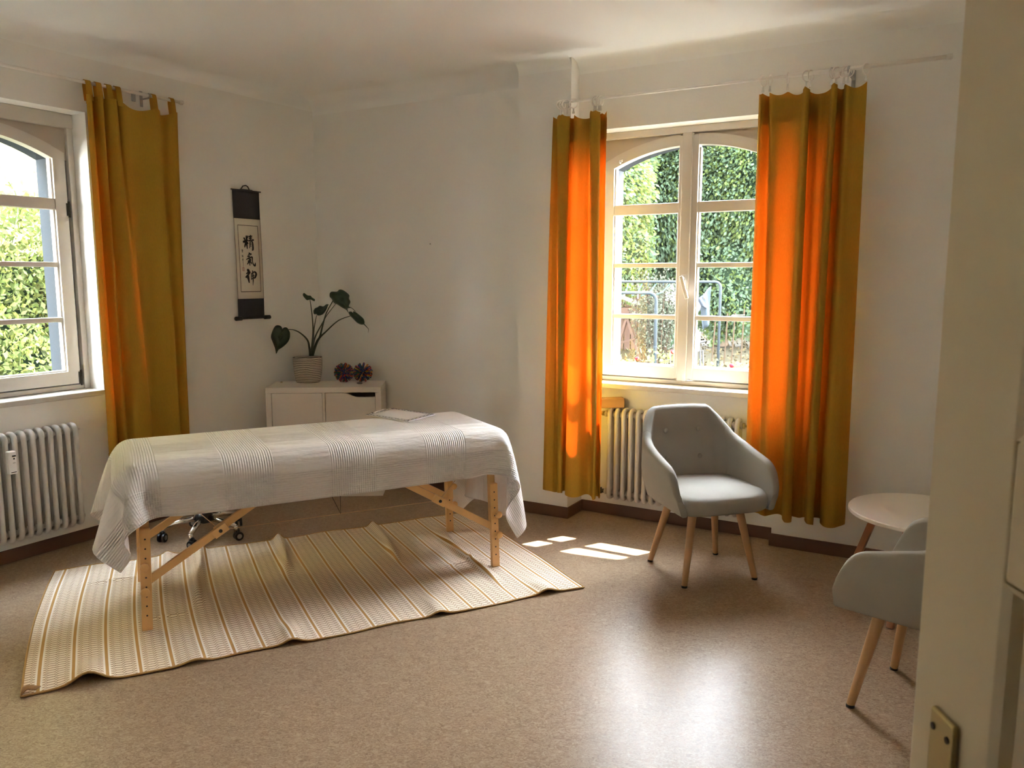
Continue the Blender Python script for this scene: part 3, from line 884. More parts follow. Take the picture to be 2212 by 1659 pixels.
# ================================================================ CURTAINS
def catmull(P, n):
    out = []
    m = len(P)
    for i in range(n):
        t = i / (n - 1) * (m - 1)
        k = min(int(t), m - 2); f = t - k
        p0, p1, p2, p3 = P[max(k - 1, 0)], P[k], P[k + 1], P[min(k + 2, m - 1)]
        out.append(tuple(0.5 * ((2 * b) + (-a + c) * f + (2 * a - 5 * b + 4 * c - d) * f * f + (-a + 3 * b - 3 * c + d) * f ** 3) for a, b, c, d in zip(p0, p1, p2, p3)))
    return out
def build_curtain(label, sfun, frame_n, frame_rz, d0, top, bot, ytop, ybot, ztop, zbot, group, dips=None, header=0.155, hem=0.09, deep=1.35):
    """top/bot: lists of (photo x, depth toward the room); sfun turns them into wall coordinates"""
    root = thing('curtain', label, 'curtain', frame_n * d0, frame_rz, group)
    N = 190; K = 40
    T = catmull([(sfun(x, ytop, d0)[0], o) for x, o in top], N)
    B = catmull([(sfun(x, ybot, d0)[0], o) for x, o in bot], N)
    def point(j, z, off=0.0):
        w = (ztop - z) / (ztop - zbot)
        w2 = w ** 0.85
        s = T[j][0] * (1 - w2) + B[j][0] * w2
        o = deep * (T[j][1] * (1 - w2) + B[j][1] * w2) + 0.004 * sin(w * 5 + j * 0.11) * w
        return (s, -o + off, z)
    rows = []
    for i in range(K + 1):
        w = i / K
        row = []
        for j in range(N):
            zt_ = ztop
            if dips:
                u = T[j][0]
                k = 0
                while k < len(dips) - 1 and dips[k + 1] < u: k += 1
                if k < len(dips) - 1:
                    f = (u - dips[k]) / max(1e-4, dips[k + 1] - dips[k]); gap = dips[k + 1] - dips[k]
                    zt_ = ztop - max(0, 4 * f * (1 - f)) * min(0.03, gap * 0.22) if 0 < f < 1 else ztop
            zb_ = zbot + 0.006 * sin(j * 0.17)
            z = zt_ + (zb_ - zt_) * w
            row.append(point(j, z))
        rows.append(row)
    mb = MB(); mb.grid(rows)
    sheet = mb.build('drape', M['curtain'], root, smooth=True, fix=False)
    def strip(nm, z0, z1, nrow):
        r2 = []
        for i in range(nrow + 1):
            z = z0 + (z1 - z0) * i / nrow
            r2.append([point(j, z, 0.004) for j in range(N)])
        m2 = MB(); m2.grid(r2); m2.build(nm, M['curtain'], root, smooth=True, fix=False)
    strip('header_band', ztop - 0.035, ztop - header, 4)
    strip('hem', zbot + hem, zbot + 0.01, 3)
    return root, T

DC = -4.325      # plane of the right curtain rod
ROD_R = sR(1560, 181, DC)[1]
def ring_on(root, s, zrod, tilt, frame_off=0.0, rr=0.026, y=0.0):
    mb = MB()
    pts = []
    for k in range(20):
        a = 2 * pi * k / 20
        pts.append((s + rr * sin(a) * sin(tilt), y + rr * sin(a) * cos(tilt), zrod - 0.012 + rr * cos(a)))
    mb.tube(pts, 0.0034, 6, closed=True)
    o = mb.build('ring', M['rodwhite'], root, smooth=True)
    mb = MB()
    zc = zrod - 0.012 - rr
    mb.box(s - 0.004, s + 0.004, y - 0.003, y + 0.003, zc - 0.020, zc)
    mb.box(s - 0.006, s + 0.006, y - 0.004, y + 0.004, zc - 0.030, zc - 0.018)
    mb.build('clip', M['chrome'], o)
# right-hand curtain of the garden window
top = [(1640,0),(1645,.01),(1651,.0),(1657,-.03),(1661,-.03),(1662,-.01),(1666,.02),(1680,.015),(1700,-.004),(1718,-.012),(1733,-.005),(1738,.03),(1745,.05),(1752,.045),(1753,.03),(1746,.005),(1739,-.01),(1737,-.025),(1745,-.035),(1757,-.03),(1770,-.02),(1784,-.026),(1794,-.02),(1797,.02),(1803,.05),(1811,.045),(1811,.028),(1803,.0),(1799,-.02),(1804,-.036),(1816,-.038),(1821,-.03),(1823,.0),(1832,.022),(1846,.006),(1860,.008),(1873,.014)]
bot = [(1606,0),(1612,.01),(1620,.015),(1628,.0),(1636,-.01),(1644,.0),(1654,.012),(1662,.005),(1672,-.008),(1680,-.012),(1688,-.005),(1693,.03),(1702,.06),(1713,.05),(1713,.03),(1702,.0),(1696,-.012),(1694,-.028),(1704,-.036),(1716,-.034),(1724,-.028),(1732,-.032),(1738,-.02),(1740,.02),(1749,.055),(1760,.045),(1760,.028),(1750,.0),(1745,-.02),(1752,-.036),(1764,-.038),(1770,-.03),(1773,.01),(1786,.045),(1802,.045),(1815,.02),(1826,-.01)]
zt_c = sR(1745, 190, DC)[1] - 0.004
gr = 'mustard curtains'
c1, T1 = build_curtain('mustard curtain right of the garden window, behind the armchair', sR, nR, RZR, DC, top, bot, 200, 1105, zt_c, 0.235, gr,
    dips=[sR(x, 190, DC)[0] for x in (1640, 1649, 1664, 1702, 1744, 1795, 1806, 1826, 1873)])
for x, tl in ((1649, .5), (1664, -.6), (1702, 0.05), (1742, .7), (1751, .4), (1796, .3), (1806, .8), (1823, -1.2), (1832, 1.1), (1870, .6)):
    ring_on(c1, sR(x, 175, DC)[0], ROD_R, tl)
# left-hand curtain of the garden window
top = [(1195,0),(1200,-.012),(1205,-.024),(1204,-.01),(1208,.02),(1220,.034),(1232,.02),(1233,.006),(1225,-.012),(1222,-.026),(1232,-.032),(1237,-.015),(1242,.0),(1252,.004),(1264,-.008),(1273,-.014),(1277,.015),(1286,.044),(1300,.036),(1301,.02),(1292,.0),(1288,-.02),(1300,-.03),(1305,-.01),(1312,.006)]
bot = [(1172,0),(1182,.018),(1194,.012),(1198,-.004),(1204,-.015),(1208,.02),(1215,.026),(1216,.010),(1210,-.012),(1208,-.026),(1218,-.03),(1222,-.01),(1225,.02),(1240,.04),(1255,.03),(1261,-.005),(1268,-.02),(1276,-.01),(1287,.03),(1290,.015),(1283,-.006),(1280,-.022),(1286,-.03),(1292,-.005),(1298,.01)]
c2, T2 = build_curtain('mustard curtain left of the garden window, beside the wall pier', sR, nR, RZR, DC, top, bot, 240, 1058, zt_c, 0.188, gr,
    dips=[sR(x, 240, DC)[0] for x in (1195, 1214, 1222, 1240, 1285, 1295, 1312)])
for x, tl in ((1212, .9), (1217, .8), (1224, 1.0), (1239, 1.2), (1284, .25), (1288, .4), (1294, .3), (1298, .15)):
    ring_on(c2, sR(x, 215, DC)[0], ROD_R, tl)

def rod(label, n, rz, d, s0, s1, z, brackets, wall_d, end=True, joint=None):
    root = thing('curtain_rod', label, 'curtain rod', n * d, rz)
    mb = MB()
    if joint is None:
        mb.tube([(s0, 0, z), (s1, 0, z)], 0.0095, 12)
    else:
        mb.tube([(s0, 0, z), (joint, 0, z)], 0.0075, 12); mb.tube([(joint, 0, z), (s1, 0, z)], 0.0100, 12)
    mb.build('pole', M['rodwhite'], root, smooth=True)
    for s in (s0, s1):
        mb = MB(); sg = 1 if s == s1 else -1
        mb.lathe([(0.0, -0.012), (0.013, -0.012), (0.013, 0.010), (0.009, 0.014), (0, 0.015)], 14, c=(s + 0.01 * sg, 0, z), axis='x'); mb.build('end_cap', M['rodwhite'], root, smooth=True)
    for s in brackets:
        mb = MB()
        yw = -wall_d + d
        mb.box(s - 0.010, s + 0.010, yw - 0.004, yw + 0.0, z - 0.055, z + 0.035)
        mb.box(s - 0.007, s + 0.007, 0.006, yw, z - 0.016, z - 0.010)
        mb.tube([(s - 0.006, 0.0, z), (s + 0.006, 0.0, z)], 0.0135, 12)
        mb.build('bracket', M['metal'], root, bevel=0.0015, seg=1)
    return root
rod('white curtain rod over the garden window', nR, RZR, DC, sR(1212, 217, DC)[0], sR(2046, 122, DC)[0], ROD_R, [sR(1833, 160, DC)[0]], DF, joint=sR(1700, 170, DC)[0])
DCL = -4.36
ROD_L = sL(200, 181, DCL)[1]
rod('white curtain rod over the left window', nL, RZL, DCL, 1.0, sL(388, 219, DCL)[0], ROD_L, [sL(322, 205, DCL)[0], 1.15], DL)
# a spare wall bracket beside it
t = thing('wall_hook', 'small grey metal bracket on the wall under the left curtain rod', 'bracket', nL * DL, RZL)
s_, z_ = sL(287, 209, DL)
mb = MB(); mb.box(s_ - 0.011, s_ + 0.011, -0.012, 0.0, z_ - 0.028, z_ + 0.028); mb.build('plate', M['metal'], t, bevel=0.003)

# curtain of the left window, hung by fabric tabs
top = [(182, .02), (190, .03), (200, .0), (204, -.02), (208, .02), (215, .03), (222, .0), (225, -.02), (228, .02), (238, .036), (247, .02), (251, -.012), (254, .012), (262, .02), (280, .006), (300, .0), (318, .012), (330, .026), (339, .02), (343, -.012), (352, -.012), (360, .012), (370, .02), (379, .012)]
bot = [(226, .02), (236, .035), (246, .02), (254, -.012), (258, -.02), (262, .012), (268, .02), (274, .0), (279, -.015), (284, .03), (300, .045), (318, .04), (328, .01), (332, -.02), (340, -.024), (352, -.01), (364, .004), (374, .012), (382, .02), (388, .01), (391, -.01), (396, .0), (402, .012), (408, .0)]
tabs_px = [(178, 199), (200, 222), (223, 243), (243, 262), (319, 340), (359, 378)]
ztL = sL(300, 235, DCL)[1] - 0.002
tabs_s = [((sL(a, 200, DCL)[0] + sL(b, 200, DCL)[0]) / 2) for a, b in tabs_px]
c3, T3 = build_curtain('mustard tab-top curtain beside the left window', sL, nL, RZL, DCL, top, bot, 235, 920, ztL + 0.02, 0.42, gr,
    dips=[T for T in (tabs_s[3], tabs_s[4], tabs_s[5])], header=0.05)
for (a, b) in tabs_px:
    sc_ = (sL(a, 205, DCL)[0] + sL(b, 205, DCL)[0]) / 2
    w = 0.028 if a > 300 else 0.034
    zb_ = ztL - 0.01
    prof = [(-0.030, zb_), (-0.020, ROD_L - 0.02), (-0.014, ROD_L + 0.004)]
    prof += [(-0.012 * cos(k * pi / 6), ROD_L + 0.004 + 0.010 * sin(k * pi / 6)) for k in range(1, 6)]
    prof += [(0.013, ROD_L), (0.014, ROD_L - 0.02), (0.004, zb_)]
    mb = MB(); mb.grid([[(sc_ + k * w / 2, y, z) for y, z in prof] for k in (-1, -0.33, 0.33, 1)])
    mb.build('tab', M['curtain'], c3, smooth=True, fix=False)

# little glass ornament stuck on the arch of the garden window
t = thing('window_ornament', 'tiny clear glass ornament stuck on the arch of the garden window', 'ornament', nR * (DF - 0.135), RZR)
s_, z_ = sR(1345, 347, DF - 0.135)
mb = MB(); mb.lathe([(0, 0), (0.009, 0), (0.010, -0.004), (0.006, -0.010), (0, -0.012)], 14, c=(s_, 0, z_), axis='y'); mb.build('suction_cup', M['chrome'], t, smooth=True)
mb = MB(); mb.lathe([(0.0, -0.012), (0.006, -0.007), (0.008, 0), (0.005, 0.008), (0, 0.013)], 8, c=(s_ - 0.012, -0.008, z_ - 0.008)); mb.build('crystal', M['chrome'], t)

# ================================================================ CABINET
def build_cabinet():
    c0, c1 = G(572.7, 836, .77), G(820, 834, .77)
    mid = (c0 + c1) / 2 + Vector((0.014, -0.042, 0))
    rz = math.atan2(c1.y - c0.y, c1.x - c0.x)
    root = thing('cabinet', 'white square cabinet standing across the room corner', 'cabinet', (mid.x, mid.y, 0), rz)
    W, D, H, t1, t2 = 0.782, 0.345, 0.77, 0.038, 0.016
    mb = MB()
    h = W / 2
    mb.box(-h, h, 0, D, H - t1, H); mb.box(-h, h, 0, D, 0, t1)
    mb.box(-h, -h + t1, 0, D, t1, H - t1); mb.box(h - t1, h, 0, D, t1, H - t1)
    mb.build('body', M['cabinet'], root, bevel=0.0015, seg=1)
    mb = MB(); mb.box(-t2 / 2, t2 / 2, 0.003, D, t1, H - t1); mb.box(-h + t1, h - t1, 0.01, D, H / 2 - t2 / 2, H / 2 + t2 / 2); mb.box(-h + t1, h - t1, D - 0.01, D - 0.004, t1, H - t1)
    mb.build('divider', M['cabinet'], root)
    for i, (x0, x1) in enumerate(((-h + t1, -t2 / 2), (t2 / 2, h - t1))):
        for (z0, z1) in ((t1, H / 2 - t2 / 2), (H / 2 + t2 / 2, H - t1)):
            g = 0.003
            a, b, c, d = x0 + g, x1 - g, z0 + g, z1 - g
            if i == 1 and z1 > 0.5:
                poly = [(a, c), (b, c), (b, d - 0.030)]
                for k in range(13):
                    f = k / 12
                    xx = b - (b - a) * (0.34 + 0.32 * f)
                    poly.append((xx, d - 0.030 * (1 - smoothstep(0, 1, f))))
                poly.append((a, d))
            else:
                poly = [(a, c), (b, c), (b, d), (a, d)]
            mb = MB(); mb.prism(poly, 0.004, 0.018)
            mb.build('door', M['cabinet'], root)
    return root
cab = build_cabinet()
cab_rz = cab.rotation_euler.z
ZC = 0.77

# ================================================================ PLANT
pc = G(666, 824.5, ZC); pc.y += 0.0; pc.x = onY(666, 820, pc.y).x
t = thing('potted_plant', 'dark green arrow-leaved plant in a ribbed pot on the white cabinet', 'plant', (pc.x, pc.y, ZC))
pr = 31 / FPX * pc.y * 1.01
mb = MB()
ph = 0.178
mb.lathe([(0, 0), (pr * 0.80, 0), (pr * 0.84, 0.01), (pr * 0.93, 0.06), (pr * 0.99, 0.12), (pr * 0.99, ph), (pr * 0.90, ph), (pr * 0.88, ph - 0.02), (0, ph - 0.02)], 40)
pot = mb.build('pot', M['pot'], t, smooth=True)
md = pot.modifiers.new('e', 'EDGE_SPLIT'); md.split_angle = radians(50)
mb = MB(); mb.lathe([(0, 0.004), (pr * 0.5, 0.002), (pr * 0.87, 0)], 24, c=(0, 0, ph - 0.018)); mb.build('soil', M['soil'], t, smooth=True)
def pp(x, y, dy=0.0):
    """photo position in the plant crop -> local point"""
    P = onY(560 + x / 6.911, 600 + y / 6.911, pc.y + dy)
    return P - Vector((pc.x, pc.y, ZC))
def pstem(pts, r0, r1, dy=0.0):
    P = []
    n = len(pts)
    for i, (x, y) in enumerate(pts):
        P.append(tuple(pp(x, y, dy * i / (n - 1))))
    Q = catmull(P, 22)
    rr = [r0 + (r1 - r0) * (i / 21) ** 0.6 for i in range(22)]
    m_ = MB(); m_.tube(Q, rr, 8); m_.build('stem', M['stem'], t, smooth=True)
pstem([(765, 1160), (750, 1050), (720, 930), (620, 830), (520, 780), (435, 772)], .011, .0028, -.13)
pstem([(775, 1160), (795, 950), (803, 760), (785, 520), (757, 325)], .010, .0025, .03)
pstem([(785, 1160), (805, 950), (815, 790), (835, 660), (856, 560)], .009, .0022, .02)
pstem([(790, 1160), (860, 960), (905, 880), (940, 740), (1000, 530), (1100, 345)], .012, .0034, .0)
pstem([(780, 1160), (830, 900), (930, 700), (1010, 560), (1140, 390)], .008, .0022, .06)
pstem([(795, 1160), (880, 930), (1000, 800), (1180, 640), (1360, 570)], .010, .0026, -.05)
def pleaf(outline, dy, bulge=0.02, tilt=0.0, spine=None):
    n = len(outline)
    out = catmull([tuple(p) for p in outline + [outline[0]]], n * 4 + 1)[:-1]
    cxm = sum(p[0] for p in out) / len(out); cym = sum(p[1] for p in out) / len(out)
    rows = []
    for f, bz in ((1.0, 0.0), (0.72, 0.55), (0.4, 0.85), (0.12, 0.7)):
        rows.append([pp(cxm + (x - cxm) * f, cym + (y - cym) * f, dy - bulge * bz + tilt * ((y - cym) / 300)) for x, y in out])
    m_ = MB(); m_.grid(rows, wrap=True)
    b = len(m_.v); m_.v += rows[-1]; m_.f.append(tuple(range(b, b + len(out)))); m_.mi.append(0)
    o = m_.build('leaf', M['leaf'], t, smooth=True, fix=False, solid=0.0012)
    return o
pleaf([(345, 765), (375, 742), (415, 745), (435, 775), (458, 820), (455, 900), (420, 970), (350, 1035), (290, 1075), (255, 1135), (245, 1100), (232, 1040), (195, 945), (175, 880), (200, 790), (240, 720), (290, 710), (330, 730)], -.13, .025)
pleaf([(655, 235), (675, 230), (720, 262), (765, 268), (790, 295), (832, 325), (820, 350), (780, 330), (755, 325), (715, 335), (685, 310), (652, 265)], .03, .012)
pleaf([(808, 490), (835, 455), (870, 440), (905, 418), (955, 428), (1000, 398), (1035, 400), (1020, 430), (1000, 480), (960, 535), (915, 560), (870, 562), (855, 545), (815, 540)], .02, .02)
pleaf([(1052, 235), (1080, 208), (1160, 208), (1195, 178), (1250, 185), (1310, 225), (1345, 265), (1340, 310), (1360, 360), (1345, 400), (1330, 440), (1365, 450), (1320, 460), (1328, 518), (1298, 480), (1230, 440), (1170, 400), (1115, 375), (1085, 320), (1052, 280)], .0, .03)
pleaf([(1335, 508), (1375, 505), (1395, 525), (1405, 502), (1440, 515), (1500, 560), (1555, 610), (1572, 660), (1565, 692), (1520, 698), (1460, 670), (1400, 610), (1360, 570), (1335, 530)], -.05, .02)
m_ = MB(); m_.tube(catmull([tuple(pp(x, y, -.05)) for x, y in ((1562, 690), (1600, 730), (1632, 770), (1625, 820))], 12), [.004 - .0003 * i for i in range(12)], 6); m_.build('leaf_tip', M['stem'], t, smooth=True)
m_ = MB(); m_.tube(catmull([tuple(pp(x, y, -.02)) for x, y in ((1340, 435), (1390, 460), (1435, 505))], 8), .0022, 6); m_.build('leaf_tip', M['stem'], t, smooth=True)

# ================================================================ TWO SPIKY TOY BALLS
cols = {'blue': (0.01, 0.035, 0.20), 'green': (0.01, 0.11, 0.07), 'orange': (0.62, 0.17, 0.02), 'red': (0.50, 0.03, 0.03), 'yellow': (0.6, 0.42, 0.03)}
for k, c in cols.items():
    M['toy_' + k] = mat('toy_' + k, c, 0.35)
def toy(label, px, py, rpx, seed):
    P = G(px, py + rpx, ZC); P.y += 0.05
    P.x = onY(px, py, P.y).x
    R0 = rpx / FPX * P.y
    root = thing('spiky_ball', label, 'toy', (P.x, P.y, ZC + R0 * 0.98), 0.3 * seed, 'two spiky balls on the cabinet')
    mb = MB(); mb.lathe([(0, -R0 * .4), (R0 * .28, -R0 * .28), (R0 * .4, 0), (R0 * .28, R0 * .28), (0, R0 * .4)], 12); mb.build('core', M['toy_blue'], root, smooth=True)
    rr = random.Random(seed)
    dirs = []
    n = 62
    for i in range(n):
        z = 1 - 2 * (i + .5) / n; a = i * 2.39996
        r_ = math.sqrt(1 - z * z)
        dirs.append(Vector((r_ * cos(a), r_ * sin(a), z)))
    sp = {k: MB() for k in cols}
    keys = ['blue', 'green', 'blue', 'red', 'blue', 'orange', 'green', 'blue', 'yellow']
    for i, dv in enumerate(dirs):
        k = keys[i % len(keys)]
        side = dv.orthogonal().normalized()
        for q in (-1, 1):
            base = dv * R0 * .35
            tip = dv * R0 * (.95 + .05 * rr.random()) + side * q * R0 * .10
            kk = k if q < 0 else keys[(i + 3) % len(keys)]
            sp[kk].tube([base, (base + tip) / 2 + side * q * R0 * .02, tip], [R0 * .035, R0 * .05, R0 * .055], 6)
        tipc = 'red' if i % 3 == 0 else ('orange' if i % 3 == 1 else 'blue')
        sp[tipc].tube([dv * R0 * .93 - side * R0 * .12, dv * R0 * 0.97, dv * R0 * .93 + side * R0 * .12], R0 * .045, 6)
    for k, m_ in sp.items():
        m_.build(k + '_spikes', M['toy_' + k], root, smooth=True)
toy('multicoloured spiky plastic ball on the cabinet, nearer the potted plant', 743, 806, 21.5, 1)
toy('multicoloured spiky plastic ball on the cabinet, nearer the bare wall', 783.5, 805.5, 21.5, 2)
P = G(777, 829.5, ZC)
mb = MB(); mb.lathe([(0, -0.006), (0.012, -0.005), (0.018, 0), (0.012, 0.006), (0, 0.0075)], 14)
st = mb.build('pebble', mat('pebble_stone', (0.14, 0.10, 0.075), 0.7, var=0.3, scale=60), smooth=True)
st.location = (P.x, P.y, ZC + 0.006); st.scale = (1.25, 0.7, 1); tag(st, 'small brown pebble lying before the spiky balls', 'stone')
P = G(608, 826.5, ZC)
mb = MB(); mb.lathe([(0, -0.003), (0.007, -0.002), (0.007, 0.003), (0, 0.005)], 10)
st = mb.build('trinket', M['brass'], smooth=True); st.location = (P.x, P.y, ZC + 0.003); st.scale = (1.2, 0.8, 1)
tag(st, 'tiny brass trinket at the left end of the cabinet top', 'trinket')

# ================================================================ CALLIGRAPHY SCROLL
def build_scroll():
    root = thing('hanging_scroll', 'black and cream calligraphy scroll hanging on the left wall', 'wall scroll', nL * DL, RZL)
    s0, s1 = 3.620, 3.845
    y = -0.012
    def curve(z):      # the paper hangs a little wavy
        return y - 0.004 * sin((z - 1.24) * 6)
    def sheet(nm, x0, x1, z0, z1, m, off=0.0, n=10):
        rows = [[(x0, curve(z0 + (z1 - z0) * i / n) - off, z0 + (z1 - z0) * i / n), (x1, curve(z0 + (z1 - z0) * i / n) - off, z0 + (z1 - z0) * i / n)] for i in range(n + 1)]
        mb = MB(); mb.grid(rows); return mb.build(nm, m, root, smooth=True, solid=0.0008 if off == 0 else 0)
    a = sheet('silk_top', s0, s1, 1.912, 2.098, M['scrollblue'])
    sheet('paper', s0, s1, 1.370, 1.912, M['paper'])
    sheet('silk_bottom', s0 + .0, s1, 1.238, 1.370, M['scrollblue'])
    # dark side edges and the inner border
    mb = MB()
    def line(x0, z0, x1, z1, w):
        # writes into whichever mesh is being collected
        n = 12
        for i in range(n):
            f0, f1 = i / n, (i + 1) / n
            xa, za, xb, zb_ = x0 + (x1 - x0) * f0, z0 + (z1 - z0) * f0, x0 + (x1 - x0) * f1, z0 + (z1 - z0) * f1
            if abs(z1 - z0) > abs(x1 - x0):
                q = [(xa - w / 2, za), (xa + w / 2, za), (xb + w / 2, zb_), (xb - w / 2, zb_)]
            else:
                q = [(xa, za - w / 2), (xb, zb_ - w / 2), (xb, zb_ + w / 2), (xa, za + w / 2)]
            mb.add([(x, curve(z) - 0.0012, z) for x, z in q], [(0, 1, 2, 3)])
    line(s0 + .0015, 1.37, s0 + .0015, 1.912, .003)
    mb.build('edge_trim', M['line'], root, fix=False); mb = MB()
    line(s1 - .0015, 1.37, s1 - .0015, 1.912, .003)
    mb.build('edge_trim', M['line'], root, fix=False); mb = MB()
    bx0, bx1, bz0, bz1 = s0 + .030, s1 - .026, 1.419, 1.867
    line(bx0, bz0, bx0, bz1, .004); line(bx1, bz0, bx1, bz1, .004); line(bx0, bz0, bx1, bz0, .005); line(bx0, bz1, bx1, bz1, .004)
    mb.build('border', M['line'], root, fix=False)
    # brush strokes: each stroke is (points, widths) in a unit square, x right, y down
    J = [([(.10, .20), (.22, .38)], (.10, .07)), ([(.52, .05), (.40, .30)], (.07, .05)), ([(.0, .50), (.25, .45), (.50, .36)], (.10, .13, .07)),
         ([(.36, .05), (.35, .45), (.38, .98)], (.08, .12, .05)), ([(.34, .50), (.20, .70), (.14, .88)], (.09, .10, .04)), ([(.42, .52), (.50, .62)], (.09, .05)),
         ([(.56, .14), (.92, .07)], (.08, .06)), ([(.58, .26), (.90, .20)], (.07, .06)), ([(.52, .42), (.80, .36), (1.06, .34)], (.08, .07, .09)), ([(.74, .0), (.74, .20), (.73, .40)], (.07, .08, .06)),
         ([(.66, .50), (.64, .75), (.60, .92)], (.07, .05, .04)), ([(.66, .50), (.86, .46), (.92, .55), (.92, .98), (.82, 1.04)], (.06, .06, .09, .10, .05)), ([(.68, .63), (.82, .62)], (.05, .06)), ([(.68, .76), (.80, .76)], (.05, .05))]
    K = [([(.34, .0), (.46, .03), (.22, .22)], (.05, .08, .03)), ([(.34, .13), (.62, .06), (.52, .18)], (.05, .07, .04)), ([(.18, .30), (.45, .22), (.30, .33)], (.06, .07, .04)),
         ([(.06, .52), (.45, .36), (.70, .33), (.70, .62), (.78, .88), (.95, .98), (1.0, .74)], (.06, .08, .09, .07, .08, .12, .05)),
         ([(.30, .42), (.38, .52)], (.06, .05)), ([(.58, .40), (.48, .54)], (.05, .05)), ([(.20, .64), (.60, .54)], (.07, .07)), ([(.42, .42), (.41, .70), (.42, 1.0)], (.06, .09, .05)), ([(.40, .62), (.24, .78), (.16, .90)], (.08, .09, .04)), ([(.44, .62), (.56, .74), (.62, .88)], (.06, .08, .05))]
    S = [([(.20, .02), (.30, .12), (.34, .20)], (.08, .17, .10)), ([(.08, .34), (.40, .20), (.30, .36), (.04, .56)], (.05, .13, .10, .07)), ([(.0, .56), (.14, .54), (.28, .44)], (.05, .11, .07)),
         ([(.28, .42), (.29, .70), (.34, .96)], (.09, .12, .06)), ([(.30, .46), (.20, .70)], (.06, .09)),
         ([(.58, .28), (.56, .62), (.58, .74)], (.06, .05, .07)), ([(.58, .32), (.86, .20), (1.0, .34), (.90, .56), (.80, .66)], (.05, .08, .12, .11, .05)), ([(.58, .50), (.84, .44)], (.05, .05)), ([(.60, .66), (.84, .60)], (.05, .05)),
         ([(.68, .10), (.70, .45), (.70, .80), (.66, 1.14)], (.05, .08, .07, .02))]
    mb = MB()
    def strokes(L, x0, x1, z1, z0):
        for pts, ws in L:
            P = [(p[0], p[1], w) for p, w in zip(pts, ws)]
            Q = catmull(P, max(6, 5 * (len(P) - 1) + 1)) if len(P) > 2 else [tuple(P[0][k] + (P[1][k] - P[0][k]) * i / 5 for k in range(3)) for i in range(6)]
            lft, rgt = [], []
            W = x1 - x0; H = z1 - z0
            for i, q in enumerate(Q):
                a_, b_ = Q[max(i - 1, 0)], Q[min(i + 1, len(Q) - 1)]
                dx, dz = (b_[0] - a_[0]) * W, -(b_[1] - a_[1]) * H
                l = math.hypot(dx, dz) or 1
                nx, nz = -dz / l, dx / l
                w = q[2] * H * 0.66 * (0.7 if i in (0, len(Q) - 1) else 1)
                X, Z = x0 + q[0] * W, z1 - q[1] * H
                lft.append((X + nx * w, curve(Z) - 0.0014, Z + nz * w)); rgt.append((X - nx * w, curve(Z) - 0.0014, Z - nz * w))
            mb.grid([lft, rgt])
    strokes(J, s0 + .066, s0 + .155, 1.805, 1.706)
    strokes(K, s0 + .080, s0 + .162, 1.682, 1.595)
    strokes(S, s0 + .070, s0 + .164, 1.574, 1.474)
    # signature column
    xs = s0 + .050
    for z, L in ((1.705, [([(.2, .0), (.6, .2)], (.12, .1)), ([(.0, .35), (1, .25)], (.12, .12)), ([(.5, .0), (.5, 1)], (.14, .1)), ([(.1, .75), (.8, .7)], (.12, .1))]),
                 (1.672, [([(.1, .2), (.3, .9)], (.12, .1)), ([(.6, .2), (.7, .9)], (.12, .14))]),
                 (1.644, [([(.3, .0), (.9, .1)], (.1, .1)), ([(.0, .45), (.9, .35)], (.1, .12)), ([(.5, .0), (.55, 1.0), (.5, 3.0)], (.12, .09, .04))])):
        strokes(L, xs, xs + .014, z, z - .022)
    mb.build('calligraphy', M['ink'], root, fix=False)
    mb = MB(); zz = 1.560
    for (xa, xb, za, zb_) in ((0, .016, 0, .003), (0, .016, .021, .024), (0, .003, 0, .024), (.013, .016, 0, .024), (.006, .008, .004, .020), (.008, .012, .010, .012)):
        mb.add([(xs + xa, curve(zz) - .0014, zz + za), (xs + xb, curve(zz) - .0014, zz + za), (xs + xb, curve(zz) - .0014, zz + zb_), (xs + xa, curve(zz) - .0014, zz + zb_)], [(0, 1, 2, 3)])
    mb.build('seal', M['seal'], root, fix=False)
    mb = MB(); mb.beam((s0 - .012, y, 2.100), (s1 + .012, y, 2.100), .008, .008); mb.build('hanging_rod', M['scrollblue'], root)
    mb = MB(); mb.tube([(s0 - .02, y - .006, 1.238), (s1 + .02, y - .006, 1.238)], .008, 12); mb.build('roller', M['scrollblue'], root, smooth=True)
    for xa, xb in ((s0 - .028, s0 + .026), (s1 - .006, s1 + .046)):
        mb = MB(); mb.lathe([(0, 0), (.013, 0), (.0145, .004), (.0145, xb - xa - .004), (.012, xb - xa), (0, xb - xa)], 16, c=(xa, y - .006, 1.238), axis='x'); mb.build('roller_knob', M['black'], root, smooth=True)
    mb = MB(); xm = (s0 + s1) / 2
    mb.tube([(xm - .045, y, 2.104), (xm - .025, y, 2.128), (xm, y, 2.134), (xm + .015, y, 2.128), (xm + .03, y, 2.104)], .004, 6)
    mb.tube([(xm - .05, y, 2.104), (xm + .05, y, 2.104)], .005, 6)
    mb.tube([(xm, y, 2.134), (xm, 0.002, 2.136)], .002, 6)
    mb.build('cord', M['black'], root, smooth=True)
build_scroll()

t = thing('nail', 'tiny dark nail left in the bare wall beside the pier', 'nail', nR * DB, RZR)
s_, z_ = sR(930, 527, DB)
mb = MB(); mb.lathe([(0, 0.004), (0.0022, 0.004), (0.0022, -0.006), (0.0035, -0.006), (0, -0.0075)], 8, c=(s_, 0, z_), axis='y'); mb.build('head', M['darkmetal'], t)

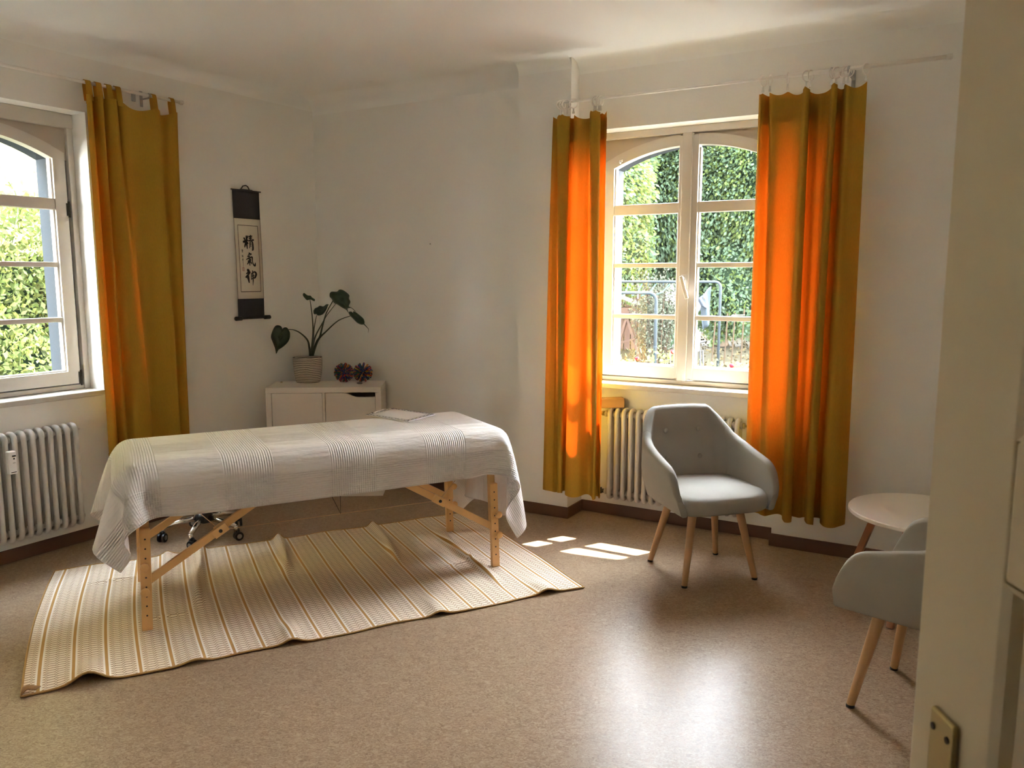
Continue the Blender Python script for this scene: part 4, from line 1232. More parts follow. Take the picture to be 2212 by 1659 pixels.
# ================================================================ RUG
def build_rug():
    a, b, c, d = G(46, 1508), G(1260, 1270), G(1010, 1108), G(118, 1236)
    nx, ny = 240, 140
    Lx, Ly = 2.40, 1.37
    vs, uvs = [], []
    creases = [  # (x of crease in metres at far edge, x at near edge, from v0 to v1, height, width)
        (0.72, 0.66, 0.45, 1.0, .030, .028), (1.16, 1.10, 0.62, 1.0, .024, .024), (1.74, 1.66, 0.55, 1.0, .020, .022), (2.08, 2.02, .18, .82, .020, .022), (0.55, .50, .6, 1.0, .014, .03), (1.0, 0.98, 0.0, .13, .016, .04), (1.66, 1.64, 0, .12, .014, .04), (2.20, 2.2, 0, .10, .016, .05), (.22, .22, 0, .10, .03, .06), (.62, .60, 0, .08, .012, .05)]
    def h(u, v):
        x = u * Lx
        z = 0.004
        for xf, xn, v0, v1, hh, w in creases:
            xc = xn + (xf - xn) * v + 0.012 * sin(v * 9)
            if v0 - .08 < v < v1 + .08:
                e = smoothstep(v0 - .08, v0 + .08, v) if v0 > 0 else 1
                e *= 1 - smoothstep(v1 - .08, v1 + .08, v) if v1 < 1 else 1
                z += 1.45 * hh * e * math.exp(-((x - xc) / w) ** 2)
        z += 0.0025 * (1 + sin(x * 17 + v * 5) * sin(v * 13 + x * 3))
        # small humps by the table feet
        for fx, fv in ((.52, .38), (2.0, .40), (.30, .80)):
            z += 0.010 * math.exp(-(((x - fx) / .10) ** 2 + ((v - fv) * Ly / .018) ** 2))
        return z
    for j in range(ny + 1):
        v = j / ny
        for i in range(nx + 1):
            u = i / nx
            P = (a * (1 - u) + b * u) * (1 - v) + (d * (1 - u) + c * u) * v
            bow = 0.045 * sin(pi * v) * (1 - u) * 1.0 - 0.02 * sin(pi * v) * u
            tang = (b - a).normalized()
            P = P - tang * (0.0 if u > 0.5 else -0.0) + tang * (-bow * 0.6)
            n_ = (d - a).normalized()
            P = P + n_ * 0.010 * sin(u * 31) * (1 - abs(2 * v - 1)) * 0.3 + n_ * (0.007 * sin(u * 23) if v < 0.02 or v > 0.98 else 0.007 * sin(u * 23))
            P.z = h(u, v)
            vs.append(P); uvs.append((u * Lx, v * Ly))
    mb = MB()
    W = nx + 1
    fs = [(j * W + i, j * W + i + 1, (j + 1) * W + i + 1, (j + 1) * W + i) for j in range(ny) for i in range(nx)]
    mb.add(vs, fs)
    root = thing('rug', 'beige woven rug with honeycomb pattern and tan stripes under the massage table', 'rug', (0, 0, 0))
    o = mb.build('weave', M['rug'], root, smooth=True, fix=False)
    uvl = o.data.uv_layers.new(name='UVMap')
    data = np.zeros(len(o.data.loops) * 2)
    li = np.zeros(len(o.data.loops), dtype=np.int32); o.data.loops.foreach_get('vertex_index', li)
    ua = np.array(uvs)
    uvl.data.foreach_set('uv', ua[li].ravel())
    md = o.modifiers.new('thick', 'SOLIDIFY'); md.thickness = 0.006; md.offset = -1
    # binding along the edge
    def edge(idx, nm):
        pts = [vs[k] + Vector((0, 0, -0.001)) for k in idx]
        m_ = MB(); m_.tube(pts, 0.0045, 6); m_.build(nm, M['rugedge'], root, smooth=True)
    edge([i for i in range(0, W, 2)], 'binding'); edge([ny * W + i for i in range(0, W, 2)], 'binding')
    edge([j * W for j in range(0, ny + 1, 2)], 'binding'); edge([j * W + nx for j in range(0, ny + 1, 2)], 'binding')
    # turned-over dirty corner
    m_ = MB()
    A = vs[0]
    tx = (b - a).normalized(); ty = (d - a).normalized()
    m_.grid([[A + tx * .0 + ty * .055 + Vector((0, 0, .008)), A + tx * .022 + ty * .035 + Vector((0, 0, .022)), A + tx * .06 + ty * .03 + Vector((0, 0, .010))],
             [A + Vector((0, 0, .006)), A + tx * .02 + ty * .008 + Vector((0, 0, .020)), A + tx * .045 + ty * .004 + Vector((0, 0, .012))]])
    o2 = m_.build('folded_corner', mat('worn_edge', srgb(150, 112, 72), 0.95, var=0.35, scale=60), root, smooth=True, solid=.004)
    o2['label'] = 'frayed brown corner of the rug'
build_rug()

# ================================================================ MASSAGE TABLE
TC = Vector((-0.972, 3.911, 0)); TA = radians(27.65)
TX = Vector((cos(TA), sin(TA), 0)); TY = Vector((-sin(TA), cos(TA), 0))
ZT = 0.74
tab = thing('massage_table', 'folding beech massage table under a white blanket, standing on the rug', 'massage table', TC, TA)
RB = 0.008   # rug surface under the feet
mb = MB()
mb.box(-0.875, -0.002, -0.295, 0.295, ZT - 0.062, ZT - 0.006); mb.box(0.002, 0.875, -0.295, 0.295, ZT - 0.062, ZT - 0.006)
mb.build('cushion', M['vinyl'], tab, bevel=0.027, seg=5)
mb = MB()
for x0, x1 in ((-0.89, -0.002), (0.002, 0.89)):
    for y in (-0.315, 0.295):
        mb.box(x0, x1, y, y + 0.02, ZT - 0.14, ZT - 0.06)
    mb.box(x0, x0 + .02, -0.295, 0.295, ZT - 0.14, ZT - 0.06); mb.box(x1 - .02, x1, -0.295, 0.295, ZT - 0.14, ZT - 0.06)
mb.build('frame', M['beech'], tab, bevel=0.002, seg=1)
def to_local(P):
    d = P - TC
    return Vector((d.dot(TX), d.dot(TY), P.z))
feet = {('l', -1): to_local(G(319, 1364)), ('r', -1): to_local(G(1070, 1226)), ('r', 1): to_local(G(972, 1150)), ('l', 1): to_local(G(308, 1258))}
HOLE = M['black']
for (sd, near), F in feet.items():
    sx = -1 if sd == 'l' else 1
    # upper tube of the leg and the sliding lower tube, holes down the face
    mb = MB()
    w, t_ = 0.034, 0.022
    top = Vector((F.x - sx * 0.02, F.y - near * 0.0, ZT - 0.05)); foot = Vector((F.x, F.y, RB))
    inner = near * -0.022
    j = foot.lerp(top, 0.16)
    lower_top = foot.lerp(top, 0.66)
    mb.beam(foot, lower_top, 0.043, 0.024, up=(0, 1, 0))
    leg = mb.build('leg', M['beech'], tab, bevel=0.003, seg=2)
    mb = MB()
    mb.beam(foot.lerp(top, 0.30) + Vector((0, inner, 0)), top + Vector((0, inner, 0)), 0.036, 0.020, up=(0, 1, 0))
    mb.build('leg_extension', M['beech'], leg, bevel=0.003, seg=2)
    mb = MB()
    for k in range(9):
        f = 0.10 + 0.062 * k
        c = foot.lerp(top, f) + Vector((0, -0.0122, 0))
        mb.lathe([(0.0038, 0), (0.0038, -0.0012)], 10, c=c, axis='y')
    mb.build('holes', HOLE, leg)
    for f in (0.26, 0.42):
        c = foot.lerp(top, f)
        mb = MB()
        yk = c.y + near * 0.004
        prof = [(0, 0), (0.006, 0), (0.006, 0.008), (0.019, 0.010), (0.019, 0.022), (0.015, 0.025), (0, 0.026)]
        mb.lathe([(r_, -h_) for r_, h_ in prof], 8, c=(c.x + (0.015 if sd == 'r' else -0.006), c.y + (-0.012 if near < 0 else -0.036), c.z), axis='y')
        mb.build('knob', M['beech'], leg, bevel=0.001, seg=1)
    # brace from the leg up to the table centre
    zj = 0.245 if near < 0 else 0.25
    A = foot.lerp(top, 0.31)
    B_ = Vector((sx * 0.16, F.y + near * -0.02, ZT - 0.12))
    mid = A.lerp(B_, 0.46)
    off = Vector((0, near * -0.028, 0))
    mb = MB(); mb.beam(A + off * 0.2, mid + (B_ - A).normalized() * 0.02 + off * 0.2, 0.034, 0.018, up=(0, 1, 0)); b1 = mb.build('brace', M['beech'], tab, bevel=0.002, seg=1)
    mb = MB(); mb.beam(mid - (B_ - A).normalized() * 0.02 + off, B_ + off, 0.034, 0.018, up=(0, 1, 0)); mb.build('brace', M['beech'], tab, bevel=0.002, seg=1)
    mb = MB(); mb.beam(mid - (B_ - A).normalized() * 0.035 + Vector((0, -0.006, 0)), mid + (B_ - A).normalized() * 0.035 + Vector((0, -0.006, 0)), 0.040, 0.022, up=(0, 1, 0)); hb = mb.build('hinge_block', M['beech'], tab, bevel=0.003, seg=2)
    mb = MB(); mb.lathe([(0, -0.024), (0.0075, -0.022), (0.0085, -0.014), (0.0085, 0.0), (0, 0)], 12, c=mid + Vector((0, 0, 0)), axis='y'); mb.build('bolt', M['black'], hb, smooth=True)
    feet[(sd, near)] = (foot, top, mid)
# cables
def cable(pts, r=0.0014, m='rodcable'):
    mb = MB(); mb.tube(pts, r, 6); mb.build('cable', M[m], tab)
M['rodcable'] = mat('beige_cable', srgb(196, 160, 120), 0.6)
M['cord'] = mat('black_cord', (0.02, 0.015, 0.015), 0.8)
for near in (-1, 1):
    cable([feet[('l', near)][2] + Vector((0.02, 0, 0)), feet[('r', near)][2] - Vector((0.02, 0, 0))] if near < 0 else [feet[('l', near)][2], feet[('r', near)][2]])
    for sd, sx in (('l', -1), ('r', 1)):
        cable([feet[(sd, near)][2], Vector((sx * 0.72, feet[(sd, near)][0].y, ZT - 0.12))], .0018)
cl, cr = feet[('l', -1)][2], feet[('r', -1)][2]
cm = cl.lerp(cr, 0.52)
mb = MB(); mb.tube([cm + Vector((-0.10, 0.03, ZT - 0.10 - cm.z)), cm, cm + Vector((0.01, 0.03, ZT - 0.10 - cm.z))], 0.0022, 6); mb.build('pull_cord', M['cord'], tab)

# ---------------------------------------------------------------- blanket: cloth dropped on the table top
def drape():
    x0, x1 = -0.93 - 0.29, 0.93 + 0.43
    y0, y1 = -0.35 - 0.205, 0.35 + 0.24
    hx, hy = 0.93, 0.35
    step = 0.0225
    nx = int(round((x1 - x0) / step)) + 1; ny = int(round((y1 - y0) / step)) + 1
    gx = np.linspace(x0, x1, nx); gy = np.linspace(y0, y1, ny)
    X, Y = np.meshgrid(gx, gy)
    rs = np.random.RandomState(3)
    P = np.stack([X, Y, np.full_like(X, ZT + 0.02)], -1) + rs.normal(0, 0.0012, (ny, nx, 3))
    P[..., 0] += 0.012 * np.sin(Y * 9)[...]
    prev = P.copy()
    lx = gx[1] - gx[0]; ly = gy[1] - gy[0]
    def sl(axis, off, par, P):
        n = P.shape[axis]
        a = np.arange(par, n - off, 2) if off == 1 else np.array([i for i in range(n - off) if (i // off) % 2 == par])
        return a
    cons = []
    for off in (1, 2):
        for par in (0, 1):
            cons.append(('x', off, sl(1, off, par, P), lx * off, 1.0 if off == 1 else 0.60))
            cons.append(('y', off, sl(0, off, par, P), ly * off, 1.0 if off == 1 else 0.60))
    diag = math.hypot(lx, ly)
    rr = 0.085
    bc = np.array([0, 0, ZT - 0.088]); bh = np.array([hx - rr, hy - rr, 0.088 - rr + 0.0])
    for it in range(420):
        vel = (P - prev) * 0.955
        prev = P.copy()
        P = P + vel
        P[..., 2] -= 0.0003
        for k in range(14):
            for kind, off, idx, L0, st in cons:
                if kind == 'x':
                    A = P[:, idx]; B = P[:, idx + off]
                else:
                    A = P[idx]; B = P[idx + off]
                D = B - A
                l = np.linalg.norm(D, axis=-1, keepdims=True) + 1e-9
                C_ = D * ((l - L0) / l * 0.5 * st)
                if kind == 'x':
                    P[:, idx] += C_; P[:, idx + off] -= C_
                else:
                    P[idx] += C_; P[idx + off] -= C_
            # shear
            for par in (0, 1):
                for sx in (0, 1):
                    jj = np.arange(par, ny - 1, 2)
                    for (ia, ib) in ((slice(0, nx - 1), slice(1, nx)), (slice(1, nx), slice(0, nx - 1))):
                        if sx: continue
                        A = P[jj][:, ia]; B = P[jj + 1][:, ib]
                        D = B - A
                        l = np.linalg.norm(D, axis=-1, keepdims=True) + 1e-9
                        C_ = D * ((l - diag) / l * 0.5 * 0.10)
                        t1 = P[jj]; t1[:, ia] += C_; P[jj] = t1
                        t2 = P[jj + 1]; t2[:, ib] -= C_; P[jj + 1] = t2
            # rounded box collision
            Q = P - bc
            q = np.abs(Q) - bh
            qm = np.maximum(q, 0)
            ln = np.linalg.norm(qm, axis=-1)
            sd = ln + np.minimum(np.max(q, axis=-1), 0) - rr
            hit = sd < 0.002
            if hit.any():
                nn = np.sign(Q) * qm
                inside = ln < 1e-6
                nrm = nn / (ln[..., None] + 1e-9)
                up = np.zeros_like(P); up[..., 2] = 1
                nrm = np.where(inside[..., None], up, nrm)
                push = np.where(inside, (ZT + 0.002) - P[..., 2], 0.002 - sd)
                P = np.where(hit[..., None], P + nrm * push[..., None], P)
                prev = np.where(hit[..., None], prev * 0.35 + P * 0.65, prev)
    return P, X, Y, nx, ny
P, X, Y, nx, ny = drape()
me = bpy.data.meshes.new('blanket')
faces = [(j * nx + i, j * nx + i + 1, (j + 1) * nx + i + 1, (j + 1) * nx + i) for j in range(ny - 1) for i in range(nx - 1)]
me.from_pydata(P.reshape(-1, 3).tolist(), [], faces)
me.materials.append(M['blanket'])
me.polygons.foreach_set('use_smooth', [True] * len(me.polygons))
uvl = me.uv_layers.new(name='UVMap')
li = np.zeros(len(me.loops), dtype=np.int32); me.loops.foreach_get('vertex_index', li)
uvl.data.foreach_set('uv', np.stack([X.ravel(), Y.ravel()], -1)[li].ravel())
blanket = bpy.data.objects.new('blanket', me); COL.objects.link(blanket)
blanket.location = TC; blanket.rotation_euler = (0, 0, TA)
md = blanket.modifiers.new('sub', 'SUBSURF'); md.levels = 1; md.render_levels = 1
md = blanket.modifiers.new('thick', 'SOLIDIFY'); md.thickness = 0.0022; md.offset = 1
tag(blanket, 'white waffle-weave blanket draped over the massage table', 'blanket')
# hem: thin rolled edge
def hemline(idx):
    pts = [Vector(P.reshape(-1, 3)[k]) for k in idx]
    m_ = MB(); m_.tube(pts, 0.0022, 6); o = m_.build('hem', mat('blanket_hem', (0.78, 0.73, 0.69), 0.9), blanket, smooth=True)
hemline([i for i in range(nx)]); hemline([(ny - 1) * nx + i for i in range(nx)]); hemline([j * nx for j in range(ny)]); hemline([j * nx + nx - 1 for j in range(ny)])

# sheet with a patterned border lying on the blanket
def build_sheet():
    z = ZT + 0.007
    a, b, c = G(789, 897, z), G(882, 911.5, z), G(940, 896, z)
    d = a + (c - b)
    cen = (a + c) / 2
    rt = thing('picture_board', 'flat white board with a dark patterned border lying on the blanket', 'board', (cen.x, cen.y, z))
    A, B, C_, D = [p - Vector((cen.x, cen.y, 0)) - Vector((0, 0, z)) for p in (a, b, c, d)]
    mb = MB()
    th = Vector((0, 0, 0.004))
    mb.add([A, B, C_, D, A + th, B + th, C_ + th, D + th], [(3, 2, 1, 0), (4, 5, 6, 7), (0, 1, 5, 4), (1, 2, 6, 5), (2, 3, 7, 6), (3, 0, 4, 7)])
    mb.build('panel', M['sheet'], rt)
    mb = MB()
    up = Vector((0, 0, 0.0046))
    def strip(p, q, w0, w1, inn):
        mb.add([p + inn * w0 + up, q + inn * w0 + up, q + inn * w1 + up, p + inn * w1 + up], [(0, 1, 2, 3)])
    iAB = (D - A).normalized(); iBC = (A - B).normalized(); iCD = -iAB; iDA = -iBC
    for p, q, inn in ((A, B, iAB), (B, C_, iBC), (C_, D, iCD), (D, A, iDA)):
        strip(p, q, 0.001, 0.006, inn); strip(p, q, 0.024, 0.028, inn)
        n = 14
        for k in range(n):
            f0, f1 = (k + .15) / n, (k + .65) / n
            pa, pb = p.lerp(q, f0), p.lerp(q, f1)
            strip(pa, pb, 0.008 + 0.006 * (k % 2), 0.015 + 0.006 * (k % 2), inn)
    o = mb.build('patterned_border', mat('border_print', (0.045, 0.028, 0.038), 0.7, var=0.4, scale=90), rt, fix=False)
    return z
zs_ = build_sheet()
pts = [G(x, y, zs_ + 0.004) for x, y in ((808, 892), (816, 889), (824, 887), (828, 884.8), (838, 885), (843, 883.6))]
t = thing('cord', 'short white cord lying along the back edge of the board', 'cord', (0, 0, 0))
mb = MB(); mb.tube(catmull([tuple(p) for p in pts], 24), 0.0045, 8); mb.build('string', M['rodwhite'], t, smooth=True)
P_ = G(804.5, 892.5, zs_ + 0.003); mb = MB(); mb.lathe([(0, -.005), (.005, -.003), (.006, 0), (.005, .003), (0, .005)], 10, c=P_); mb.build('bead', M['black'], t, smooth=True)

# ================================================================ ROLLING STOOL BEHIND THE TABLE
def build_stool():
    c = Vector((-1.815, 4.52, 0))
    root = thing('rolling_stool', 'chrome five-star rolling stool with black castors behind the massage table', 'stool', c, 0)
    Rr = 0.225
    angs = [radians(a) for a in (-88, -20, 52, 124, 205)]
    for a in angs:
        dv = Vector((cos(a), sin(a), 0)); sd = Vector((-sin(a), cos(a), 0))
        mb = MB()
        mb.tube([dv * 0.035 + Vector((0, 0, .118)), dv * 0.12 + Vector((0, 0, .108)), dv * Rr + Vector((0, 0, .085))], [.019, .016, .013], 8)
        mb.build('arm', M['chrome'], root, smooth=True)
        mb = MB()
        mb.tube([dv * Rr + Vector((0, 0, .088)), dv * Rr + Vector((0, 0, .052))], .013, 10)
        cs_ = mb.build('castor', M['chrome'], root, smooth=True)
        tv = (dv * .5 + sd * .86).normalized(); ax = tv.cross(Vector((0, 0, 1)))
        cc = dv * Rr + tv * 0.012 + Vector((0, 0, .0265))
        for q in (-1, 1):
            mb = MB(); mb.tube([cc + ax * (q * .006), cc + ax * (q * .021)], .0262, 20); mb.build('wheel', M['black'], cs_, bevel=.003)
            mb = MB(); mb.tube([cc + ax * (q * .021), cc + ax * (q * .0222)], .014, 16); mb.build('hub', M['metal'], cs_)
        mb = MB()
        mb.tube([cc + Vector((0, 0, .012)) - tv * .016, cc + Vector((0, 0, .030)) - tv * .004, cc + Vector((0, 0, .030)) + tv * .006], .0135, 8); mb.build('fork', M['black'], cs_, smooth=True)
    mb = MB(); mb.lathe([(0, .085), (.040, .088), (.050, .105), (.045, .14), (.030, .150), (0, .15)], 24); mb.build('hub', M['darkmetal'], root, smooth=True)
    mb = MB(); mb.lathe([(0, .15), (.025, .15), (.025, .24), (.016, .245), (.016, .40), (0, .40)], 20); mb.build('gas_column', M['chrome'], root, smooth=True)
    mb = MB(); mb.lathe([(0, .395), (.165, .395), (.180, .41), (.182, .44), (.165, .465), (.10, .475), (0, .478)], 40); mb.build('seat', M['black'], root, smooth=True)
    mb = MB(); pts = [(.150 * cos(k * pi / 16), .150 * sin(k * pi / 16), .205) for k in range(32)]
    mb.tube(pts, .009, 8, closed=True)
    for k in range(3):
        a = k * 2 * pi / 3; mb.tube([(0, 0, .20), (.15 * cos(a), .15 * sin(a), .205)], .006, 6)
    mb.build('foot_ring', M['chrome'], root, smooth=True)
build_stool()

# ================================================================ UPHOLSTERED ARMCHAIRS
def build_chair():
    """front looks to local -y"""
    root = bpy.data.objects.new('armchair', None); COL.objects.link(root)
    zb = 0.375
    # plan path of the shell: right front -> back -> left front
    def path(u):           # u in 0..1
        hw, yf_, yb, rc = 0.262, -0.235, 0.210, 0.075
        segs = [('l', (hw, yf_), (hw - 0.015, yb - rc)), ('a',), ('l', (hw - rc - .015, yb), (-(hw - rc - .015), yb)), ('b',), ('l', (-(hw - .015), yb - rc), (-hw, yf_))]
        Ls = [yb - rc - yf_, rc * pi / 2, 2 * (hw - rc - .015), rc * pi / 2, yb - rc - yf_]
        T_ = sum(Ls); dd = u * T_
        k = 0
        while k < 4 and dd > Ls[k]: dd -= Ls[k]; k += 1
        f = dd / Ls[k]
        if k in (0, 2, 4):
            _, p, q = segs[k]
            return Vector((p[0] + (q[0] - p[0]) * f, p[1] + (q[1] - p[1]) * f, 0)), k
        a = f * pi / 2
        if k == 1: return Vector((hw - rc - .015 + rc * cos(a), yb - rc + rc * sin(a), 0)), k
        return Vector((-(hw - rc - .015) - rc * sin(a), yb - rc + rc * cos(a), 0)), k
    def top(u):
        v = min(u, 1 - u)   # 0 front tip .. 0.5 back centre
        keys = [(0, .455), (.012, .50), (.03, .555), (.05, .588), (.075, .607), (.13, .625), (.20, .648), (.255, .672), (.285, .695), (.305, .735), (.325, .785), (.342, .815), (.36, .829), (.42, .834), (.5, .836)]
        for (a, za), (b, zb2) in zip(keys, keys[1:]):
            if v <= b:
                f = (v - a) / (b - a)
                return za + (zb2 - za) * f
        return .835
    def section(u, th=0.046):
        p, _ = path(u)
        e = 1e-3
        tq = (path(min(1, u + e))[0] - path(max(0, u - e))[0]).normalized()
        outw = Vector((tq.y, -tq.x, 0))
        if outw.dot(Vector((p.x, p.y, 0))) < 0 and abs(p.y) + abs(p.x) > .05: outw = -outw
        zt_ = top(u)
        v = min(u, 1 - u)
        back = smoothstep(.22, .36, v)
        bt_ = 1 - smoothstep(.0, .05, v)
        pts = []
        n_side = 7
        H = zt_ - zb
        th2 = th * (1 - .25 * bt_)
        def base(z):
            f = (z - zb) / .46
            lean = back * 0.085 * f ** 1.2
            flare = (1 - back) * 0.016 * math.sin(min(1, f * 2.4) * pi / 2)
            nar = back * (-0.045) * max(0, f - .35) * (p.x / .2)
            tuck = -0.024 * (1 - smoothstep(0, .28, f))
            return p + outw * (flare + tuck) + Vector((nar, lean, 0)) + Vector((0, 0, z))
        r = th2 / 2
        for i in range(n_side + 1):          # inner side, bottom to top
            z = zb + r * .5 + (H - r * 1.3) * i / n_side
            pts.append(base(z) - outw * r)
        pts.append(base(zt_ - r * .35) - outw * r * .75); pts.append(base(zt_) - outw * r * .05); pts.append(base(zt_ - r * .3) + outw * r * .72)
        for i in range(n_side, -1, -1):
            z = zb + r * .5 + (H - r * 1.3) * i / n_side
            pts.append(base(z) + outw * r)
        pts.append(base(zb) + outw * r * .5); pts.append(base(zb) - outw * r * .5)
        return pts
    def part(nm, u0, u1, n):
        rows = [section(u0 + (u1 - u0) * i / n) for i in range(n + 1)]
        mb = MB(); mb.grid(rows, wrap=True)
        for rr_, end in ((rows[0], 0), (rows[-1], 1)):
            cen = sum(rr_, Vector((0, 0, 0))) / len(rr_)
            b = len(mb.v); mb.v += rr_; mb.v.append(cen)
            w = len(rr_)
            for k in range(w):
                mb.f.append((b + k, b + (k + 1) % w, b + w)); mb.mi.append(0)
        return mb.build(nm, M['chair'], root, smooth=True)
    part('armrest', 0.0, 0.297, 26)
    br = part('backrest', 0.2975, 0.7025, 44)
    part('armrest', 0.703, 1.0, 26)
    # seat
    rows = []
    def sup(a, hx_, hy_, n_=5.0):
        c_, s_ = cos(a), sin(a)
        return (abs(c_) ** (2 / n_)) * (1 if c_ > 0 else -1) * hx_, (abs(s_) ** (2 / n_)) * (1 if s_ > 0 else -1) * hy_
    prof = [(.80, .372), (.94, .374), (.985, .385), (1.0, .405), (1.0, .430), (.985, .452), (.95, .463), (.85, .469), (.6, .474), (.3, .476), (.02, .4762), (.0005, .4762)]
    for f, z in prof:
        row = []
        for k in range(48):
            a = 2 * pi * k / 48
            x, y = sup(a, .250 * f, .240 * f)
            zz = z
            if y < -.12 and z > .44: zz -= .012 * smoothstep(-.12, -.238, y)
            row.append((x, y - .022, zz))
        rows.append(row)
    mb = MB(); mb.grid(rows, wrap=True)
    b = len(mb.v)
    mb.v += [Vector(p) for p in rows[0]]; mb.f.append(tuple(range(b, b + 48))); mb.mi.append(0)
    mb.build('seat', M['chair'], root, smooth=True)
    # legs
    for sx in (-1, 1):
        for sy in (-1, 1):
            mb = MB()
            foot = Vector((sx * .197, sy * .190 + .01, .008)); topp = Vector((sx * .125, sy * .115 + .0, .385))
            mb.tube([foot, topp], [.0145, .0225], 20)
            lg = mb.build('leg', M['oak'], root, smooth=True)
            md = lg.modifiers.new('e', 'EDGE_SPLIT'); md.split_angle = radians(50)
            mb = MB(); mb.tube([foot - Vector((0, 0, .008)), foot + Vector((0, 0, .003))], .0150, 16); mb.build('glide', M['black'], lg)
    # buttons on the back
    for bx_, bz in ((-.105, .705), (.09, .705), (-.105, .56), (.09, .56)):
        # find the inner face: sample the section near that x
        best = None
        for i in range(60):
            u = .30 + .4 * i / 59
            for q in section(u)[:8]:
                dd = (q.x - bx_) ** 2 + (q.z - bz) ** 2
                if best is None or dd < best[0]: best = (dd, q)
        q = Vector((bx_, best[1].y - 0.001, bz))
        mb = MB(); mb.lathe([(.0125, .004), (.013, -.002), (.009, -.006), (0, -.007)], 16, c=q, axis='y'); mb.build('button', M['chair'], root, smooth=True)
    return root
ch = build_chair()
fc = (G(1400, 1214) + G(1490, 1272) + G(1632, 1254) + G(1545, 1196)) / 4
ch.location = (fc.x, fc.y, 0); ch.rotation_euler = (0, 0, radians(16))
tag(ch, 'grey upholstered armchair with oak legs before the garden window', 'armchair', 'grey armchairs')
ch2 = copy_tree(ch)
ch2.location = (1.474, 2.651, 0); ch2.rotation_euler = (0, 0, math.atan2(.725, -.69) + pi / 2)
tag(ch2, 'grey upholstered armchair partly hidden behind the open door', 'armchair', 'grey armchairs')

# ================================================================ ROUND SIDE TABLE
t = thing('side_table', 'round white side table with brown wooden legs behind the open door', 'table', (1.89, 3.52, 0))
mb = MB(); mb.lathe([(0, .432), (.316, .432), (.320, .436), (.320, .449), (.317, .453), (0, .453)], 64); mb.build('tabletop', M['tabletop'], t, bevel=0.0)
for a in (135, 225, 315, 45):
    dv = Vector((cos(radians(a)), sin(radians(a)), 0))
    mb = MB(); mb.beam(dv * .34 + Vector((0, 0, .0)), dv * .20 + Vector((0, 0, .432)), .030, .030, up=(dv.y, -dv.x, 0)); mb.build('leg', M['walnut'], t, bevel=.003)
mb = MB(); mb.beam((-.15, -.15, .42), (.15, .15, .42), .04, .022); mb.beam((-.15, .15, .42), (.15, -.15, .42), .04, .021); mb.build('frame', M['walnut'], t)

# ================================================================ GARDEN
GZ = -0.30
M['grass'] = mat('dry_grass', (0.0165, 0.0135, 0.0075), 0.95, var=0.35, scale=3.5, bump=0.5, bscale=25)
M['bark'] = mat('bark', (0.12, 0.09, 0.065), 0.95, var=0.3, scale=8, bump=0.6, bscale=20)
def leafmat(name, c, tr=0.45):
    return mat(name, c, 0.5, var=0.45, scale=1.3, trans=tr, tcol=(c[0] * 2.0, c[1] * 1.9, c[2] * 1.2), spec=0.06)
M['leafA'] = leafmat('tree_leaf_cool', (0.044, 0.066, 0.042))
M['leafB'] = leafmat('tree_leaf_warm', (0.050, 0.068, 0.022))
M['leafC'] = leafmat('hedge_leaf', (0.068, 0.080, 0.030))
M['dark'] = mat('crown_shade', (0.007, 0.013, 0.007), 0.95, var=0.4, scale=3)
M['yellowwall'] = mat('yellow_render', (0.15, 0.128, 0.050), 0.9, var=0.06, scale=1.5, bump=0.1, bscale=12)
M['galv'] = mat('galvanised_pipe', (0.015, 0.0185, 0.021), 0.6, metal=0.0, var=0.1)
M['line_green'] = mat('green_line', (0.003, 0.045, 0.034), 0.5)
M['hutch'] = mat('weathered_wood', (0.026, 0.016, 0.013), 0.9, var=0.25, scale=9)
M['rooff'] = mat('roof_felt', (0.032, 0.029, 0.027), 0.9, var=0.3, scale=12)
M['cane'] = mat('bamboo_cane', (0.024, 0.016, 0.010), 0.7)
M['flower'] = mat('red_flower', (0.07, 0.004, 0.007), 0.6)
M['wall_far'] = mat('far_hedge', (0.022, 0.034, 0.022), 0.95, var=0.5, scale=6)
M['dryleaf'] = mat('pale_seed_head', (0.024, 0.026, 0.018), 0.8, var=0.3, scale=9)

mb = MB()
g1 = [PR(-30, -4.88), PR(22, -4.88), PR(22, -60), PR(-30, -60)]
mb.add([Vector((p.x, p.y, GZ)) for p in g1] + [Vector((p.x, p.y, GZ - .2)) for p in g1], [(0, 1, 2, 3), (7, 6, 5, 4), (0, 4, 5, 1), (1, 5, 6, 2), (2, 6, 7, 3), (3, 7, 4, 0)])
g = mb.build('lawn', M['grass']); struct(g)
mb = MB()
g1 = [PL(-12, -4.80), PL(6.2, -4.80), PL(6.2, -14), PL(-12, -14)]
mb.add([Vector((p.x, p.y, GZ - .01)) for p in g1] + [Vector((p.x, p.y, GZ - .2)) for p in g1], [(0, 1, 2, 3), (7, 6, 5, 4), (0, 4, 5, 1), (1, 5, 6, 2), (2, 6, 7, 3), (3, 7, 4, 0)])
g = mb.build('yard', M['grass']); struct(g)

